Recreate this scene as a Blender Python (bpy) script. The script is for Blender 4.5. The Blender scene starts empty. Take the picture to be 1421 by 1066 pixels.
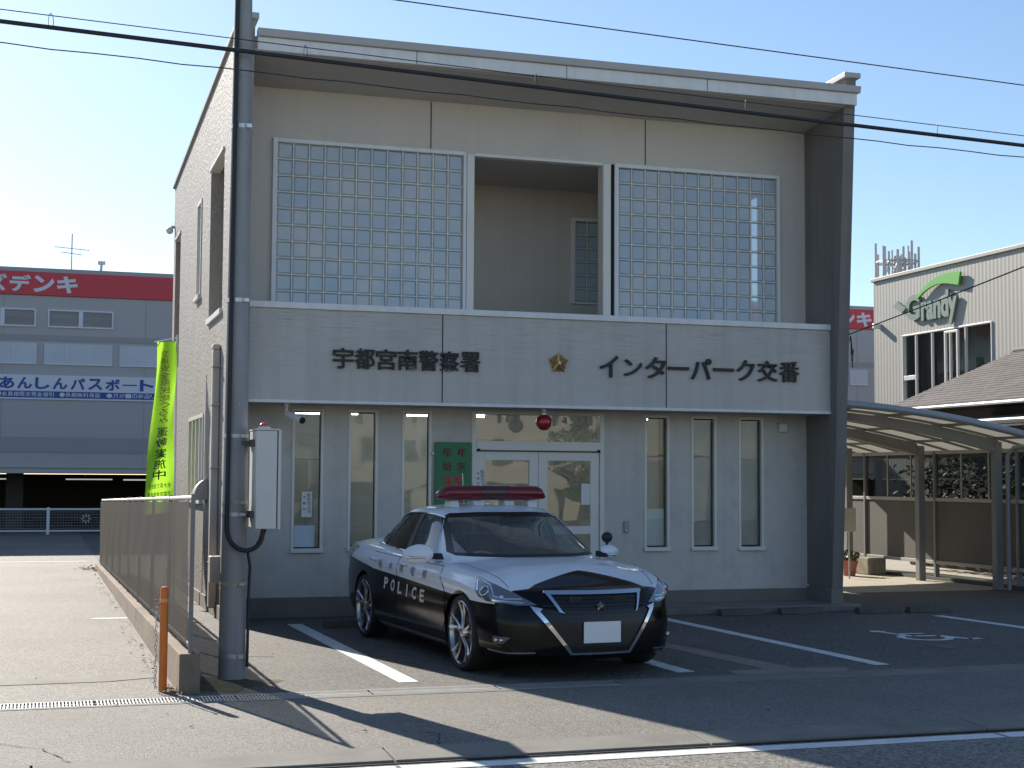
import bpy, bmesh, math, random
import numpy as np
from mathutils import Vector, Matrix, noise
from mathutils.bvhtree import BVHTree

random.seed(7)
SC = bpy.context.scene
COL = SC.collection
R = math.radians

# ------------------------------------------------------------------ camera
F_PX, W_PX = 2050.0, 1421.0
cam_d = bpy.data.cameras.new('camera')
cam_d.sensor_width = 36.0
cam_d.sensor_fit = 'HORIZONTAL'
cam_d.lens = F_PX / W_PX * 36.0
cam_d.clip_start, cam_d.clip_end = 0.1, 3000
cam = bpy.data.objects.new('camera', cam_d)
COL.objects.link(cam)
yaw, pitch, roll = R(17.7), math.atan(132 / F_PX), 0.0058
fw = Vector((math.sin(yaw) * math.cos(pitch), math.cos(yaw) * math.cos(pitch), math.sin(pitch)))
r0 = Vector((math.cos(yaw), -math.sin(yaw), 0))
u0 = r0.cross(fw)
rt = r0 * math.cos(roll) + u0 * math.sin(roll)
up = rt.cross(fw)
cam.matrix_world = Matrix(((rt.x, up.x, -fw.x, 0), (rt.y, up.y, -fw.y, 0), (rt.z, up.z, -fw.z, 1.61), (0, 0, 0, 1)))
SC.camera = cam

# ------------------------------------------------------------------ light
SUN_EL, SUN_AZ = R(29.0), R(-15.5)          # azimuth from +Y, clockwise seen from above
world = bpy.data.worlds.new('World')
SC.world = world
world.use_nodes = True
wn, wl = world.node_tree.nodes, world.node_tree.links
sky = wn.new('ShaderNodeTexSky')
sky.sky_type = 'NISHITA'
sky.sun_disc = False
sky.sun_elevation = SUN_EL
sky.sun_rotation = SUN_AZ
sky.altitude = 100
sky.air_density = 1.0
sky.dust_density = 0.3
sky.ozone_density = 2.8
wl.new(sky.outputs['Color'], wn['Background'].inputs['Color'])
wn['Background'].inputs['Strength'].default_value = 0.092
sun_d = bpy.data.lights.new('sun', 'SUN')
sun_d.energy = 5.0
sun_d.angle = R(0.5)
sun_d.color = (1.0, 0.93, 0.82)
sun = bpy.data.objects.new('sun', sun_d)
COL.objects.link(sun)
to_sun = Vector((math.sin(SUN_AZ) * math.cos(SUN_EL), math.cos(SUN_AZ) * math.cos(SUN_EL), math.sin(SUN_EL)))
sun.rotation_euler = to_sun.to_track_quat('Z', 'Y').to_euler()
sun.location = to_sun * 80
SC.view_settings.view_transform = 'Standard'
SC.view_settings.look = 'None'
SC.view_settings.exposure = 0.8
SC.view_settings.gamma = 1
SC.render.engine = 'CYCLES'
SC.cycles.max_bounces = 8
SC.cycles.transparent_max_bounces = 16
SC.cycles.caustics_reflective = False
SC.cycles.caustics_refractive = False

# ------------------------------------------------------------------ materials
MATS = {}

def mat(name, color, rough=0.6, metal=0.0, var=0.0, vscale=3.0, bump=0.0, bscale=40.0, spec=0.5, coat=0.0,
        stretch=(1, 1, 1), speck=0.0, sscale=150.0, stain=0.0, stainscale=0.7, stain_col=None, emit=0.0, bdist=0.01):
    if name in MATS:
        return MATS[name]
    m = bpy.data.materials.new(name)
    m.use_nodes = True
    nt = m.node_tree
    b = nt.nodes['Principled BSDF']
    b.inputs['Roughness'].default_value = rough
    b.inputs['Metallic'].default_value = metal
    b.inputs['Specular IOR Level'].default_value = spec
    b.inputs['Coat Weight'].default_value = coat
    b.inputs['Coat Roughness'].default_value = 0.03
    col = (*color, 1)
    b.inputs['Base Color'].default_value = col
    if emit:
        b.inputs['Emission Color'].default_value = col
        b.inputs['Emission Strength'].default_value = emit
    tc = nt.nodes.new('ShaderNodeTexCoord')
    mp = nt.nodes.new('ShaderNodeMapping')
    mp.inputs['Scale'].default_value = stretch
    nt.links.new(tc.outputs['Object'], mp.inputs['Vector'])

    def noise_n(scale, detail=5, rgh=0.55):
        n = nt.nodes.new('ShaderNodeTexNoise')
        n.inputs['Scale'].default_value = scale
        n.inputs['Detail'].default_value = detail
        n.inputs['Roughness'].default_value = rgh
        nt.links.new(mp.outputs['Vector'], n.inputs['Vector'])
        return n

    cur = None

    def mulval(fac_out, lo, hi, a=0.3, z=0.7):
        nonlocal cur
        mr = nt.nodes.new('ShaderNodeMapRange')
        mr.inputs['From Min'].default_value, mr.inputs['From Max'].default_value = a, z
        mr.inputs['To Min'].default_value, mr.inputs['To Max'].default_value = lo, hi
        nt.links.new(fac_out, mr.inputs['Value'])
        vm = nt.nodes.new('ShaderNodeVectorMath')
        vm.operation = 'SCALE'
        if cur is None:
            vm.inputs[0].default_value = color
        else:
            nt.links.new(cur, vm.inputs[0])
        nt.links.new(mr.outputs['Result'], vm.inputs['Scale'])
        cur = vm.outputs['Vector']

    if var:
        mulval(noise_n(vscale).outputs['Fac'], 1 - var, 1 + var)
    if speck:
        mulval(noise_n(sscale, 2, 0.7).outputs['Fac'], 1 - speck, 1 + speck)
    if stain:
        n = noise_n(stainscale, 6, 0.65)
        mr = nt.nodes.new('ShaderNodeMapRange')
        mr.inputs['From Min'].default_value, mr.inputs['From Max'].default_value = 0.5, 0.68
        mr.inputs['To Max'].default_value = stain
        nt.links.new(n.outputs['Fac'], mr.inputs['Value'])
        mx = nt.nodes.new('ShaderNodeMix')
        mx.data_type = 'RGBA'
        nt.links.new(mr.outputs['Result'], mx.inputs[0])
        if cur is None:
            mx.inputs[6].default_value = col
        else:
            nt.links.new(cur, mx.inputs[6])
        sc_ = stain_col or tuple(c * 0.45 for c in color)
        mx.inputs[7].default_value = (*sc_, 1)
        cur = mx.outputs[2]
    if cur is not None:
        nt.links.new(cur, b.inputs['Base Color'])
        if emit:
            nt.links.new(cur, b.inputs['Emission Color'])
    if bump:
        n = noise_n(bscale, 6, 0.6)
        bp = nt.nodes.new('ShaderNodeBump')
        bp.inputs['Strength'].default_value = bump
        bp.inputs['Distance'].default_value = bdist
        nt.links.new(n.outputs['Fac'], bp.inputs['Height'])
        nt.links.new(bp.outputs['Normal'], b.inputs['Normal'])
    MATS[name] = m
    return m

def glass_mat(name, tint=(0.8, 0.85, 0.84), ior=1.6, wob=0.0, wscale=3.0, rough=0.0, diffuse=None, dfac=0.0):
    """thin pane: tinted see-through plus a Fresnel reflection, optionally wavy"""
    m = bpy.data.materials.new(name)
    m.use_nodes = True
    nt = m.node_tree
    nt.nodes.remove(nt.nodes['Principled BSDF'])
    out = nt.nodes['Material Output']
    tr = nt.nodes.new('ShaderNodeBsdfTransparent')
    tr.inputs['Color'].default_value = (*tint, 1)
    gl = nt.nodes.new('ShaderNodeBsdfGlossy')
    gl.inputs['Roughness'].default_value = rough
    fr = nt.nodes.new('ShaderNodeFresnel')
    fr.inputs['IOR'].default_value = ior
    mx = nt.nodes.new('ShaderNodeMixShader')
    base = tr.outputs[0]
    if diffuse:
        df = nt.nodes.new('ShaderNodeBsdfDiffuse')
        df.inputs['Color'].default_value = (*diffuse, 1)
        m2 = nt.nodes.new('ShaderNodeMixShader')
        m2.inputs[0].default_value = dfac
        nt.links.new(tr.outputs[0], m2.inputs[1])
        nt.links.new(df.outputs[0], m2.inputs[2])
        base = m2.outputs[0]
    nt.links.new(fr.outputs[0], mx.inputs[0])
    nt.links.new(base, mx.inputs[1])
    nt.links.new(gl.outputs[0], mx.inputs[2])
    nt.links.new(mx.outputs[0], out.inputs['Surface'])
    if wob:
        tc = nt.nodes.new('ShaderNodeTexCoord')
        n = nt.nodes.new('ShaderNodeTexNoise')
        n.inputs['Scale'].default_value = wscale
        n.inputs['Detail'].default_value = 1
        nt.links.new(tc.outputs['Object'], n.inputs['Vector'])
        bp = nt.nodes.new('ShaderNodeBump')
        bp.inputs['Strength'].default_value = 1.0
        bp.inputs['Distance'].default_value = wob
        nt.links.new(n.outputs['Fac'], bp.inputs['Height'])
        nt.links.new(bp.outputs['Normal'], gl.inputs['Normal'])
    MATS[name] = m
    return m

# ------------------------------------------------------------------ mesh helpers
class MB:
    def __init__(s):
        s.v, s.f, s.m = [], [], []

    def add(s, vs, fs, mi=0):
        o = len(s.v)
        s.v += [tuple(p) for p in vs]
        s.f += [tuple(i + o for i in f) for f in fs]
        s.m += [mi] * len(fs)
        return s

    def box(s, x0, x1, y0, y1, z0, z1, mi=0):
        vs = [(x, y, z) for x in (x0, x1) for y in (y0, y1) for z in (z0, z1)]
        return s.add(vs, [(0, 1, 3, 2), (4, 6, 7, 5), (0, 4, 5, 1), (2, 3, 7, 6), (0, 2, 6, 4), (1, 5, 7, 3)], mi)

    def quad(s, a, b, c, d, mi=0):
        return s.add([a, b, c, d], [(0, 1, 2, 3)], mi)

    def prism(s, poly, axis, a, b, mi=0):
        """poly in the two other axes (xz for axis y, yz for axis x, xy for axis z)"""
        def P(p, t):
            return {'x': (t, p[0], p[1]), 'y': (p[0], t, p[1]), 'z': (p[0], p[1], t)}[axis]
        n = len(poly)
        vs = [P(p, a) for p in poly] + [P(p, b) for p in poly]
        fs = [tuple(range(n - 1, -1, -1)), tuple(range(n, 2 * n))] + [(i, (i + 1) % n, n + (i + 1) % n, n + i) for i in range(n)]
        return s.add(vs, fs, mi)

    def tube(s, pts, r, n=8, mi=0, cap=True):
        pts = [Vector(p) for p in pts]
        rr = r if isinstance(r, (list, tuple)) else [r] * len(pts)
        vs, fs = [], []
        t0 = (pts[1] - pts[0]).normalized()
        a = t0.orthogonal().normalized()
        for i, p in enumerate(pts):
            t = (pts[min(i + 1, len(pts) - 1)] - pts[max(i - 1, 0)]).normalized()
            a = (a - t * a.dot(t)).normalized()
            b = t.cross(a)
            for k in range(n):
                w = 2 * math.pi * k / n
                vs.append(p + a * (math.cos(w) * rr[i]) + b * (math.sin(w) * rr[i]))
        for i in range(len(pts) - 1):
            for k in range(n):
                fs.append((i * n + k, i * n + (k + 1) % n, (i + 1) * n + (k + 1) % n, (i + 1) * n + k))
        if cap:
            fs.append(tuple(range(n - 1, -1, -1)))
            fs.append(tuple(range((len(pts) - 1) * n, len(pts) * n)))
        return s.add(vs, fs, mi)

    def lathe(s, prof, n=24, c=(0, 0, 0), axis='z', mi=0):
        """prof: (radius, height) pairs"""
        vs, fs = [], []
        for (r, h) in prof:
            for k in range(n):
                w = 2 * math.pi * k / n
                a, b = r * math.cos(w), r * math.sin(w)
                p = {'z': (a, b, h), 'y': (a, h, b), 'x': (h, a, b)}[axis]
                vs.append((c[0] + p[0], c[1] + p[1], c[2] + p[2]))
        for i in range(len(prof) - 1):
            for k in range(n):
                fs.append((i * n + k, i * n + (k + 1) % n, (i + 1) * n + (k + 1) % n, (i + 1) * n + k))
        return s.add(vs, fs, mi)

    def sphere(s, c, r, n=16, mi=0, sc=(1, 1, 1)):
        vs, fs = [], []
        h = n // 2
        for i in range(h + 1):
            a = math.pi * i / h
            for k in range(n):
                w = 2 * math.pi * k / n
                vs.append((c[0] + r * sc[0] * math.sin(a) * math.cos(w), c[1] + r * sc[1] * math.sin(a) * math.sin(w), c[2] + r * sc[2] * math.cos(a)))
        for i in range(h):
            for k in range(n):
                fs.append((i * n + k, i * n + (k + 1) % n, (i + 1) * n + (k + 1) % n, (i + 1) * n + k))
        return s.add(vs, fs, mi)

    def wall(s, u0, u1, v0, v1, w0, w1, holes, P, mi=0):
        """slab in (u,v) between w0 and w1 with rectangular holes; P maps (u,v,w) to world"""
        us = sorted({u0, u1, *[h[0] for h in holes], *[h[1] for h in holes]})
        vs_ = sorted({v0, v1, *[h[2] for h in holes], *[h[3] for h in holes]})
        us = [u for u in us if u0 <= u <= u1]
        vs_ = [v for v in vs_ if v0 <= v <= v1]

        def solid(i, j):
            if i < 0 or j < 0 or i >= len(us) - 1 or j >= len(vs_) - 1:
                return False
            cu, cv = (us[i] + us[i + 1]) / 2, (vs_[j] + vs_[j + 1]) / 2
            return not any(h[0] < cu < h[1] and h[2] < cv < h[3] for h in holes)
        for i in range(len(us) - 1):
            for j in range(len(vs_) - 1):
                if not solid(i, j):
                    continue
                a, b, c, d = us[i], us[i + 1], vs_[j], vs_[j + 1]
                s.quad(P(a, c, w0), P(b, c, w0), P(b, d, w0), P(a, d, w0), mi)
                s.quad(P(a, c, w1), P(a, d, w1), P(b, d, w1), P(b, c, w1), mi)
                if not solid(i - 1, j):
                    s.quad(P(a, c, w0), P(a, d, w0), P(a, d, w1), P(a, c, w1), mi)
                if not solid(i + 1, j):
                    s.quad(P(b, c, w0), P(b, c, w1), P(b, d, w1), P(b, d, w0), mi)
                if not solid(i, j - 1):
                    s.quad(P(a, c, w0), P(a, c, w1), P(b, c, w1), P(b, c, w0), mi)
                if not solid(i, j + 1):
                    s.quad(P(a, d, w0), P(b, d, w0), P(b, d, w1), P(a, d, w1), mi)
        return s

    def mesh(s, name):
        me = bpy.data.meshes.new(name)
        me.from_pydata(s.v, [], s.f)
        me.polygons.foreach_set('material_index', s.m)
        bm = bmesh.new()
        bm.from_mesh(me)
        bmesh.ops.recalc_face_normals(bm, faces=bm.faces)
        bm.to_mesh(me)
        bm.free()
        return me

WLOC = {}

def wloc(o):
    return WLOC.get(o.name, Vector((0, 0, 0)))

def link_mesh(name, me, mats, parent=None, loc=None, smooth=None, bevel=0.0):
    """mesh given in world coordinates; the object sits at loc (or at its parent's place)"""
    if not isinstance(mats, (list, tuple)):
        mats = [mats]
    me.materials.clear()
    for m in mats:
        me.materials.append(m)
    o = bpy.data.objects.new(name, me)
    COL.objects.link(o)
    base = wloc(parent) if parent else Vector(loc if loc is not None else (0, 0, 0))
    if base.length:
        me.transform(Matrix.Translation(-base))
    if parent:
        o.parent = parent
        WLOC[o.name] = base
    else:
        o.location = base
        WLOC[o.name] = base.copy()
    if smooth is not None:
        me.shade_smooth()
        me.set_sharp_from_angle(angle=R(smooth))
    if bevel:
        bv = o.modifiers.new('bevel', 'BEVEL')
        bv.width = bevel
        bv.segments = 2
        bv.limit_method = 'ANGLE'
        bv.angle_limit = R(50)
        bv.harden_normals = False
    return o

def obj(name, mb, mats, parent=None, loc=None, smooth=None, bevel=0.0):
    return link_mesh(name, mb.mesh(name), mats, parent, loc, smooth, bevel)

def thing(name, label, cat, loc=(0, 0, 0), group=None):
    o = bpy.data.objects.new(name, None)
    o.empty_display_size = 0.2
    COL.objects.link(o)
    o.location = loc
    WLOC[o.name] = Vector(loc)
    o['label'] = label
    o['category'] = cat
    if group:
        o['group'] = group
    return o

def tag(o, label, cat, group=None):
    o['label'] = label
    o['category'] = cat
    if group:
        o['group'] = group
    return o

def structure(o):
    o['kind'] = 'structure'
    return o

def dup(root, loc, label=None):
    """a copy of a thing with copies of its parts and sub-parts"""
    r = root.copy()
    COL.objects.link(r)
    r.location = loc
    if label:
        r['label'] = label
    for ch in list(root.children):
        c = ch.copy()
        COL.objects.link(c)
        c.parent = r
        for g in list(ch.children):
            d = g.copy()
            COL.objects.link(d)
            d.parent = c
    return r

def text_mesh(body, size=1.0, extrude=0.0, offset=0.0, res=3):
    cu = bpy.data.curves.new('lettering', 'FONT')
    cu.body = body
    cu.size = 1.0
    cu.extrude = extrude / size
    cu.offset = offset
    cu.resolution_u = res
    o = bpy.data.objects.new('lettering', cu)
    COL.objects.link(o)
    bpy.context.view_layer.update()
    dg = bpy.context.evaluated_depsgraph_get()
    me = bpy.data.meshes.new_from_object(o.evaluated_get(dg))
    bpy.data.objects.remove(o)
    bpy.data.curves.remove(cu)
    return me

def fit_text(body, x0, x1, y0, y1, extrude=0.0, offset=0.0):
    """lettering in the local plane, stretched to fill x0..x1, y0..y1 (x0 > x1 mirrors it)"""
    me = text_mesh(body, abs(y1 - y0), extrude, offset)
    n = len(me.vertices)
    co = np.empty(n * 3)
    me.vertices.foreach_get('co', co)
    co = co.reshape(-1, 3)
    lo, hi = co.min(0), co.max(0)
    co[:, 0] = x0 + (co[:, 0] - lo[0]) / (hi[0] - lo[0]) * (x1 - x0)
    co[:, 1] = y0 + (co[:, 1] - lo[1]) / (hi[1] - lo[1]) * (y1 - y0)
    if extrude:
        co[:, 2] = co[:, 2] / max(hi[2], 1e-6) * extrude
    me.vertices.foreach_set('co', co.ravel())
    me.update()
    return me

def join_meshes(mes, name):
    bm = bmesh.new()
    for m in mes:
        bm.from_mesh(m)
    out = bpy.data.meshes.new(name)
    bm.to_mesh(out)
    bm.free()
    return out

# planes lettering can stand on: local (x right, y up, z out) to world
def facing_street(Y):                # a surface looking towards -Y
    return Matrix(((1, 0, 0, 0), (0, 0, -1, Y), (0, 1, 0, 0), (0, 0, 0, 1)))

def facing_west(X):                  # a surface looking towards -X; reading direction is -Y
    return Matrix(((0, 0, -1, X), (-1, 0, 0, 0), (0, 1, 0, 0), (0, 0, 0, 1)))

def on_plane(me, M):
    me.transform(M)
    return me

# ------------------------------------------------------------------ material library
def asphalt(name, color, var, stain, sscale, grain=75):
    """rolled asphalt: stones of different greys standing a little out of the binder"""
    m = mat(name, color, 0.78, var=var, vscale=0.55, stain=stain, stainscale=0.45, spec=0.45)
    nt = m.node_tree
    b = nt.nodes['Principled BSDF']
    src = b.inputs['Base Color'].links[0].from_socket
    tc = nt.nodes.new('ShaderNodeTexCoord')
    vo = nt.nodes.new('ShaderNodeTexVoronoi')
    vo.inputs['Scale'].default_value = grain
    nt.links.new(tc.outputs['Object'], vo.inputs['Vector'])
    sx = nt.nodes.new('ShaderNodeSeparateColor')
    nt.links.new(vo.outputs['Color'], sx.inputs[0])
    mr = nt.nodes.new('ShaderNodeMapRange')
    mr.inputs['To Min'].default_value, mr.inputs['To Max'].default_value = 1 - sscale, 1 + sscale
    nt.links.new(sx.outputs[0], mr.inputs['Value'])
    vm = nt.nodes.new('ShaderNodeVectorMath')
    vm.operation = 'SCALE'
    nt.links.new(src, vm.inputs[0])
    nt.links.new(mr.outputs['Result'], vm.inputs['Scale'])
    nt.links.new(vm.outputs['Vector'], b.inputs['Base Color'])
    n = nt.nodes.new('ShaderNodeTexNoise')
    n.inputs['Scale'].default_value = grain * 0.8
    n.inputs['Detail'].default_value = 4
    n.inputs['Roughness'].default_value = 0.65
    nt.links.new(tc.outputs['Object'], n.inputs['Vector'])
    bp_ = nt.nodes.new('ShaderNodeBump')
    bp_.inputs['Strength'].default_value = 0.9
    bp_.inputs['Distance'].default_value = 0.011
    nt.links.new(n.outputs['Fac'], bp_.inputs['Height'])
    nt.links.new(bp_.outputs['Normal'], b.inputs['Normal'])
    return m
M_ROAD = asphalt('road_asphalt', (0.20, 0.186, 0.163), 0.10, 0.25, 0.55, 60)
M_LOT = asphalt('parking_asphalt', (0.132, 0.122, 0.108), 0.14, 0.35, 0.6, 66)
M_DRIVE = asphalt('driveway_asphalt', (0.19, 0.175, 0.154), 0.13, 0.28, 0.5, 62)
M_PAVE = asphalt('pavement_asphalt', (0.195, 0.18, 0.156), 0.12, 0.3, 0.38, 85)
M_CONC = mat('kerb_concrete', (0.205, 0.19, 0.165), 0.85, var=0.15, vscale=2.5, speck=0.12, sscale=120, bump=0.3, bscale=60, bdist=0.005, stain=0.4, stainscale=2.0)
M_CONC_OLD = mat('weathered_concrete', (0.25, 0.19, 0.14), 0.9, var=0.2, vscale=3, speck=0.12, sscale=100, bump=0.4, bscale=50, bdist=0.006, stain=0.5, stainscale=2.5)
M_SLAB = mat('pale_concrete', (0.42, 0.38, 0.31), 0.85, var=0.1, vscale=1.5, bump=0.2, bscale=60, bdist=0.004)
M_LINE = mat('road_paint', (0.72, 0.72, 0.70), 0.7, var=0.06, vscale=6, stain=0.35, stainscale=7, stain_col=(0.3, 0.29, 0.27), speck=0.1, sscale=120)
M_STEEL = mat('galvanised_steel', (0.52, 0.52, 0.50), 0.45, 0.5, var=0.15, vscale=8)
M_DARK = mat('dark_gap', (0.012, 0.012, 0.012), 0.9)
M_STUCCO_L = mat('lower_wall_render', (0.61, 0.575, 0.52), 0.85, var=0.06, vscale=1.2, bump=0.3, bscale=60, bdist=0.005, stain=0.45, stainscale=3.2, stain_col=(0.42, 0.405, 0.37))
M_STUCCO_U = mat('upper_wall_render', (0.635, 0.575, 0.505), 0.85, var=0.04, vscale=1.0, bump=0.2, bscale=70, bdist=0.003)
M_SIDEWALL = mat('embossed_siding', (0.32, 0.29, 0.262), 0.6, var=0.06, vscale=2, bump=0.75, bscale=20, bdist=0.03)
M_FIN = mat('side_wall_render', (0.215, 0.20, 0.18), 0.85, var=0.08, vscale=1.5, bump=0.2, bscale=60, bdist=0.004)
M_TRIM = mat('pale_trim', (0.80, 0.78, 0.76), 0.45, var=0.04, vscale=3)
M_GUTTER = mat('grey_gutter', (0.46, 0.45, 0.44), 0.4, var=0.04, vscale=3)
M_FRAME = mat('window_frame_metal', (0.76, 0.72, 0.65), 0.4, var=0.03, vscale=4)
M_SOFFIT = mat('soffit_board', (0.52, 0.49, 0.43), 0.85, var=0.04, vscale=2)
M_ROOFMETAL = mat('roof_sheet', (0.3, 0.3, 0.3), 0.5, 0.3)
M_LETTER = mat('dark_letter_metal', (0.012, 0.011, 0.010), 0.5)
M_GOLD = mat('gold_emblem', (0.62, 0.38, 0.14), 0.35, 0.8)
M_WHITE = mat('white_plastic', (0.72, 0.72, 0.70), 0.45)
M_BLACK = mat('black_plastic', (0.015, 0.015, 0.016), 0.5)
M_CABLE = mat('black_cable', (0.025, 0.025, 0.028), 0.6)
M_ROOM = mat('room_wall_paint', (0.52, 0.53, 0.51), 0.8, var=0.05, vscale=1.5)
M_ROOMF = mat('room_floor_tile', (0.36, 0.36, 0.34), 0.5)
M_LAMP = mat('fluorescent_tube', (0.92, 0.98, 1.0), 0.5, emit=9.0)
M_PAPER = mat('notice_paper', (0.55, 0.62, 0.68), 0.8, var=0.05, vscale=10)
M_POLE = mat('utility_pole_concrete', (0.34, 0.34, 0.34), 0.75, var=0.12, vscale=2.0, bump=0.2, bscale=60, bdist=0.003, stain=0.3, stainscale=3, stretch=(1, 1, 0.35))
M_BOX = mat('meter_box_paint', (0.66, 0.65, 0.62), 0.45, var=0.03, vscale=5)
M_ORANGE = mat('orange_post_paint', (0.78, 0.21, 0.03), 0.45, var=0.06, vscale=8)
G_WIN = glass_mat('window_glass', (0.80, 0.87, 0.85), 1.75, wob=0.0012, wscale=2.2)
G_DOOR = glass_mat('door_glass', (0.66, 0.70, 0.67), 1.9, wob=0.002, wscale=2.0)
G_DARK = glass_mat('smoked_sheet', (0.34, 0.37, 0.35), 1.12, wob=0.0008, wscale=1.5, diffuse=(0.05, 0.05, 0.045), dfac=0.25)

# brushed board with horizontal grain on the sign band
def band_mat():
    m = mat('sign_band_board', (0.565, 0.53, 0.485), 0.8, var=0.05, vscale=1.3)
    nt = m.node_tree
    b = nt.nodes['Principled BSDF']
    src = b.inputs['Base Color'].links[0].from_socket
    tc = nt.nodes.new('ShaderNodeTexCoord')
    mp = nt.nodes.new('ShaderNodeMapping')
    mp.inputs['Scale'].default_value = (1.1, 1, 42)
    nt.links.new(tc.outputs['Object'], mp.inputs['Vector'])
    n = nt.nodes.new('ShaderNodeTexNoise')
    n.inputs['Scale'].default_value = 1.6
    n.inputs['Detail'].default_value = 6
    n.inputs['Roughness'].default_value = 0.65
    nt.links.new(mp.outputs['Vector'], n.inputs['Vector'])
    # worn streaks gather near the top of the board
    sx = nt.nodes.new('ShaderNodeSeparateXYZ')
    nt.links.new(tc.outputs['Object'], sx.inputs[0])
    top = nt.nodes.new('ShaderNodeMapRange')
    top.inputs['From Min'].default_value, top.inputs['From Max'].default_value = 2.6, 3.45
    top.inputs['To Min'].default_value, top.inputs['To Max'].default_value = 0.06, 0.62
    nt.links.new(sx.outputs['Z'], top.inputs['Value'])
    mr = nt.nodes.new('ShaderNodeMapRange')
    mr.inputs['From Min'].default_value, mr.inputs['From Max'].default_value = 0.53, 0.66
    nt.links.new(n.outputs['Fac'], mr.inputs['Value'])
    ml = nt.nodes.new('ShaderNodeMath')
    ml.operation = 'MULTIPLY'
    nt.links.new(mr.outputs['Result'], ml.inputs[0])
    nt.links.new(top.outputs['Result'], ml.inputs[1])
    mx = nt.nodes.new('ShaderNodeMix')
    mx.data_type = 'RGBA'
    nt.links.new(ml.outputs[0], mx.inputs[0])
    nt.links.new(src, mx.inputs[6])
    mx.inputs[7].default_value = (0.25, 0.235, 0.21, 1)
    nt.links.new(mx.outputs[2], b.inputs['Base Color'])
    bp = nt.nodes.new('ShaderNodeBump')
    bp.inputs['Strength'].default_value = 0.5
    bp.inputs['Distance'].default_value = 0.006
    nt.links.new(n.outputs['Fac'], bp.inputs['Height'])
    nt.links.new(bp.outputs['Normal'], b.inputs['Normal'])
    return m
M_BAND = band_mat()

# ------------------------------------------------------------------ ground
g = MB().quad((-400, -300, -0.03), (500, -300, -0.03), (500, 700, -0.03), (-400, 700, -0.03))
structure(obj('road', g, M_ROAD))
g = MB().box(-60, 80, 8.78, 10.84, -0.2, 0.0)
structure(obj('pavement', g, M_PAVE))
# gutter stones between road and pavement
g = MB()
x = -30.0
while x < 40:
    g.prism([(8.44, -0.1), (8.775, -0.1), (8.775, 0.006), (8.44, -0.012)], 'x', x + 0.006, x + 1.994)
    x += 2.0
structure(obj('kerb', g, M_CONC, bevel=0.006))
structure(obj('gutter_gap', MB().box(-30, 40, 8.40, 8.44, -0.032, -0.024), M_DARK))
g = MB()
x = -30
while x < 40:
    g.box(x, x + 3.97, 8.20, 8.345, -0.028, -0.026)
    x += 4.0
structure(obj('road_edge_line', g, M_LINE))
g = MB().box(1.12, 80, 11.22, 60, -0.2, 0.0)
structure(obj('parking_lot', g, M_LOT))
g = MB().box(-60, 1.118, 11.22, 60, -0.2, 0.0)
structure(obj('driveway', g, M_DRIVE))
# drain channel: concrete rims, gratings in it
g = MB()
g.box(-60, 80, 10.842, 10.90, -0.2, 0.003)
g.box(-60, 80, 11.16, 11.218, -0.2, 0.003)
g.box(4.42, 80, 10.902, 11.158, -0.2, 0.002)
g.box(-60, 4.418, 10.902, 11.158, -0.22, -0.12)
structure(obj('drain_channel', g, M_CONC))
GL = 0.995
def grating_mesh():
    m = MB()
    m.box(0, GL, 0.0, 0.012, -0.035, 0.0)
    m.box(0, GL, 0.238, 0.25, -0.035, 0.0)
    m.box(0, GL, 0.119, 0.131, -0.035, -0.004)
    k = 0.012
    while k < GL - 0.01:
        m.box(k, k + 0.011, 0.0125, 0.2375, -0.03, 0.0)
        k += 0.0246
    return m.mesh('drain_grating')
gm = grating_mesh()
gm.materials.append(M_STEEL)
GRL = {-1: 'steel drain grating at the far left end of the channel, crossing the driveway', 0: 'steel drain grating just left of the orange post',
       1: 'steel drain grating at the foot of the utility pole', 2: 'steel drain grating just right of the utility pole, in its shadow',
       3: 'steel drain grating in front of the white parking line left of the car', 4: 'last steel drain grating on the right, before the building shadow'}
for i in range(-6, 5):
    o = bpy.data.objects.new('drain_grating', gm)
    o.location = (-0.58 + i * 1.0, 10.905, 0.004)
    COL.objects.link(o)
    tag(o, GRL.get(i, 'steel drain grating in the channel along the driveway mouth'), 'drain grating', 'drain gratings along the pavement')
# painted marks on the parking lot and the driveway
def strip(name, pts, w, z=0.004):
    (x0, y0), (x1, y1) = pts
    d = Vector((x1 - x0, y1 - y0)).normalized()
    n = Vector((-d.y, d.x)) * w / 2
    m = MB().box(0, 1, 0, 1, 0, 1)
    m = MB()
    m.prism([(x0 - n.x, y0 - n.y), (x1 - n.x, y1 - n.y), (x1 + n.x, y1 + n.y), (x0 + n.x, y0 + n.y)], 'z', 0.001, z)
    return structure(obj(name, m, M_LINE))
strip('parking_line', ((2.72, 16.35), (2.83, 11.5)), 0.16)
strip('parking_line', ((5.02, 16.25), (5.22, 11.5)), 0.16)
strip('parking_line', ((6.95, 16.2), (7.10, 11.5)), 0.14)
strip('parking_line', ((10.33, 15.5), (10.60, 11.6)), 0.14)
strip('parking_line', ((-20, 29.2), (0.9, 29.4)), 0.12)
strip('parking_line', ((0.62, 17.55), (1.0, 17.52)), 0.12)
g = MB()
g.prism([(-8, 11.95), (0.55, 12.15), (0.93, 12.3), (0.93, 12.55), (0.3, 12.52), (-8, 12.35)], 'z', 0.001, 0.004)
structure(obj('concrete_patch', g, M_CONC))
g = MB()
g.prism([(5.55, 11.23), (6.6, 11.23), (6.7, 11.42), (6.25, 11.5), (5.9, 13.9), (5.72, 13.9), (5.95, 11.5), (5.6, 11.45)], 'z', 0.001, 0.003)
structure(obj('repaired_asphalt', g, mat('patch_asphalt', (0.26, 0.22, 0.18), 0.85, var=0.2, vscale=3, speck=0.2, sscale=100, bump=0.4, bscale=120, bdist=0.006)))
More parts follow.
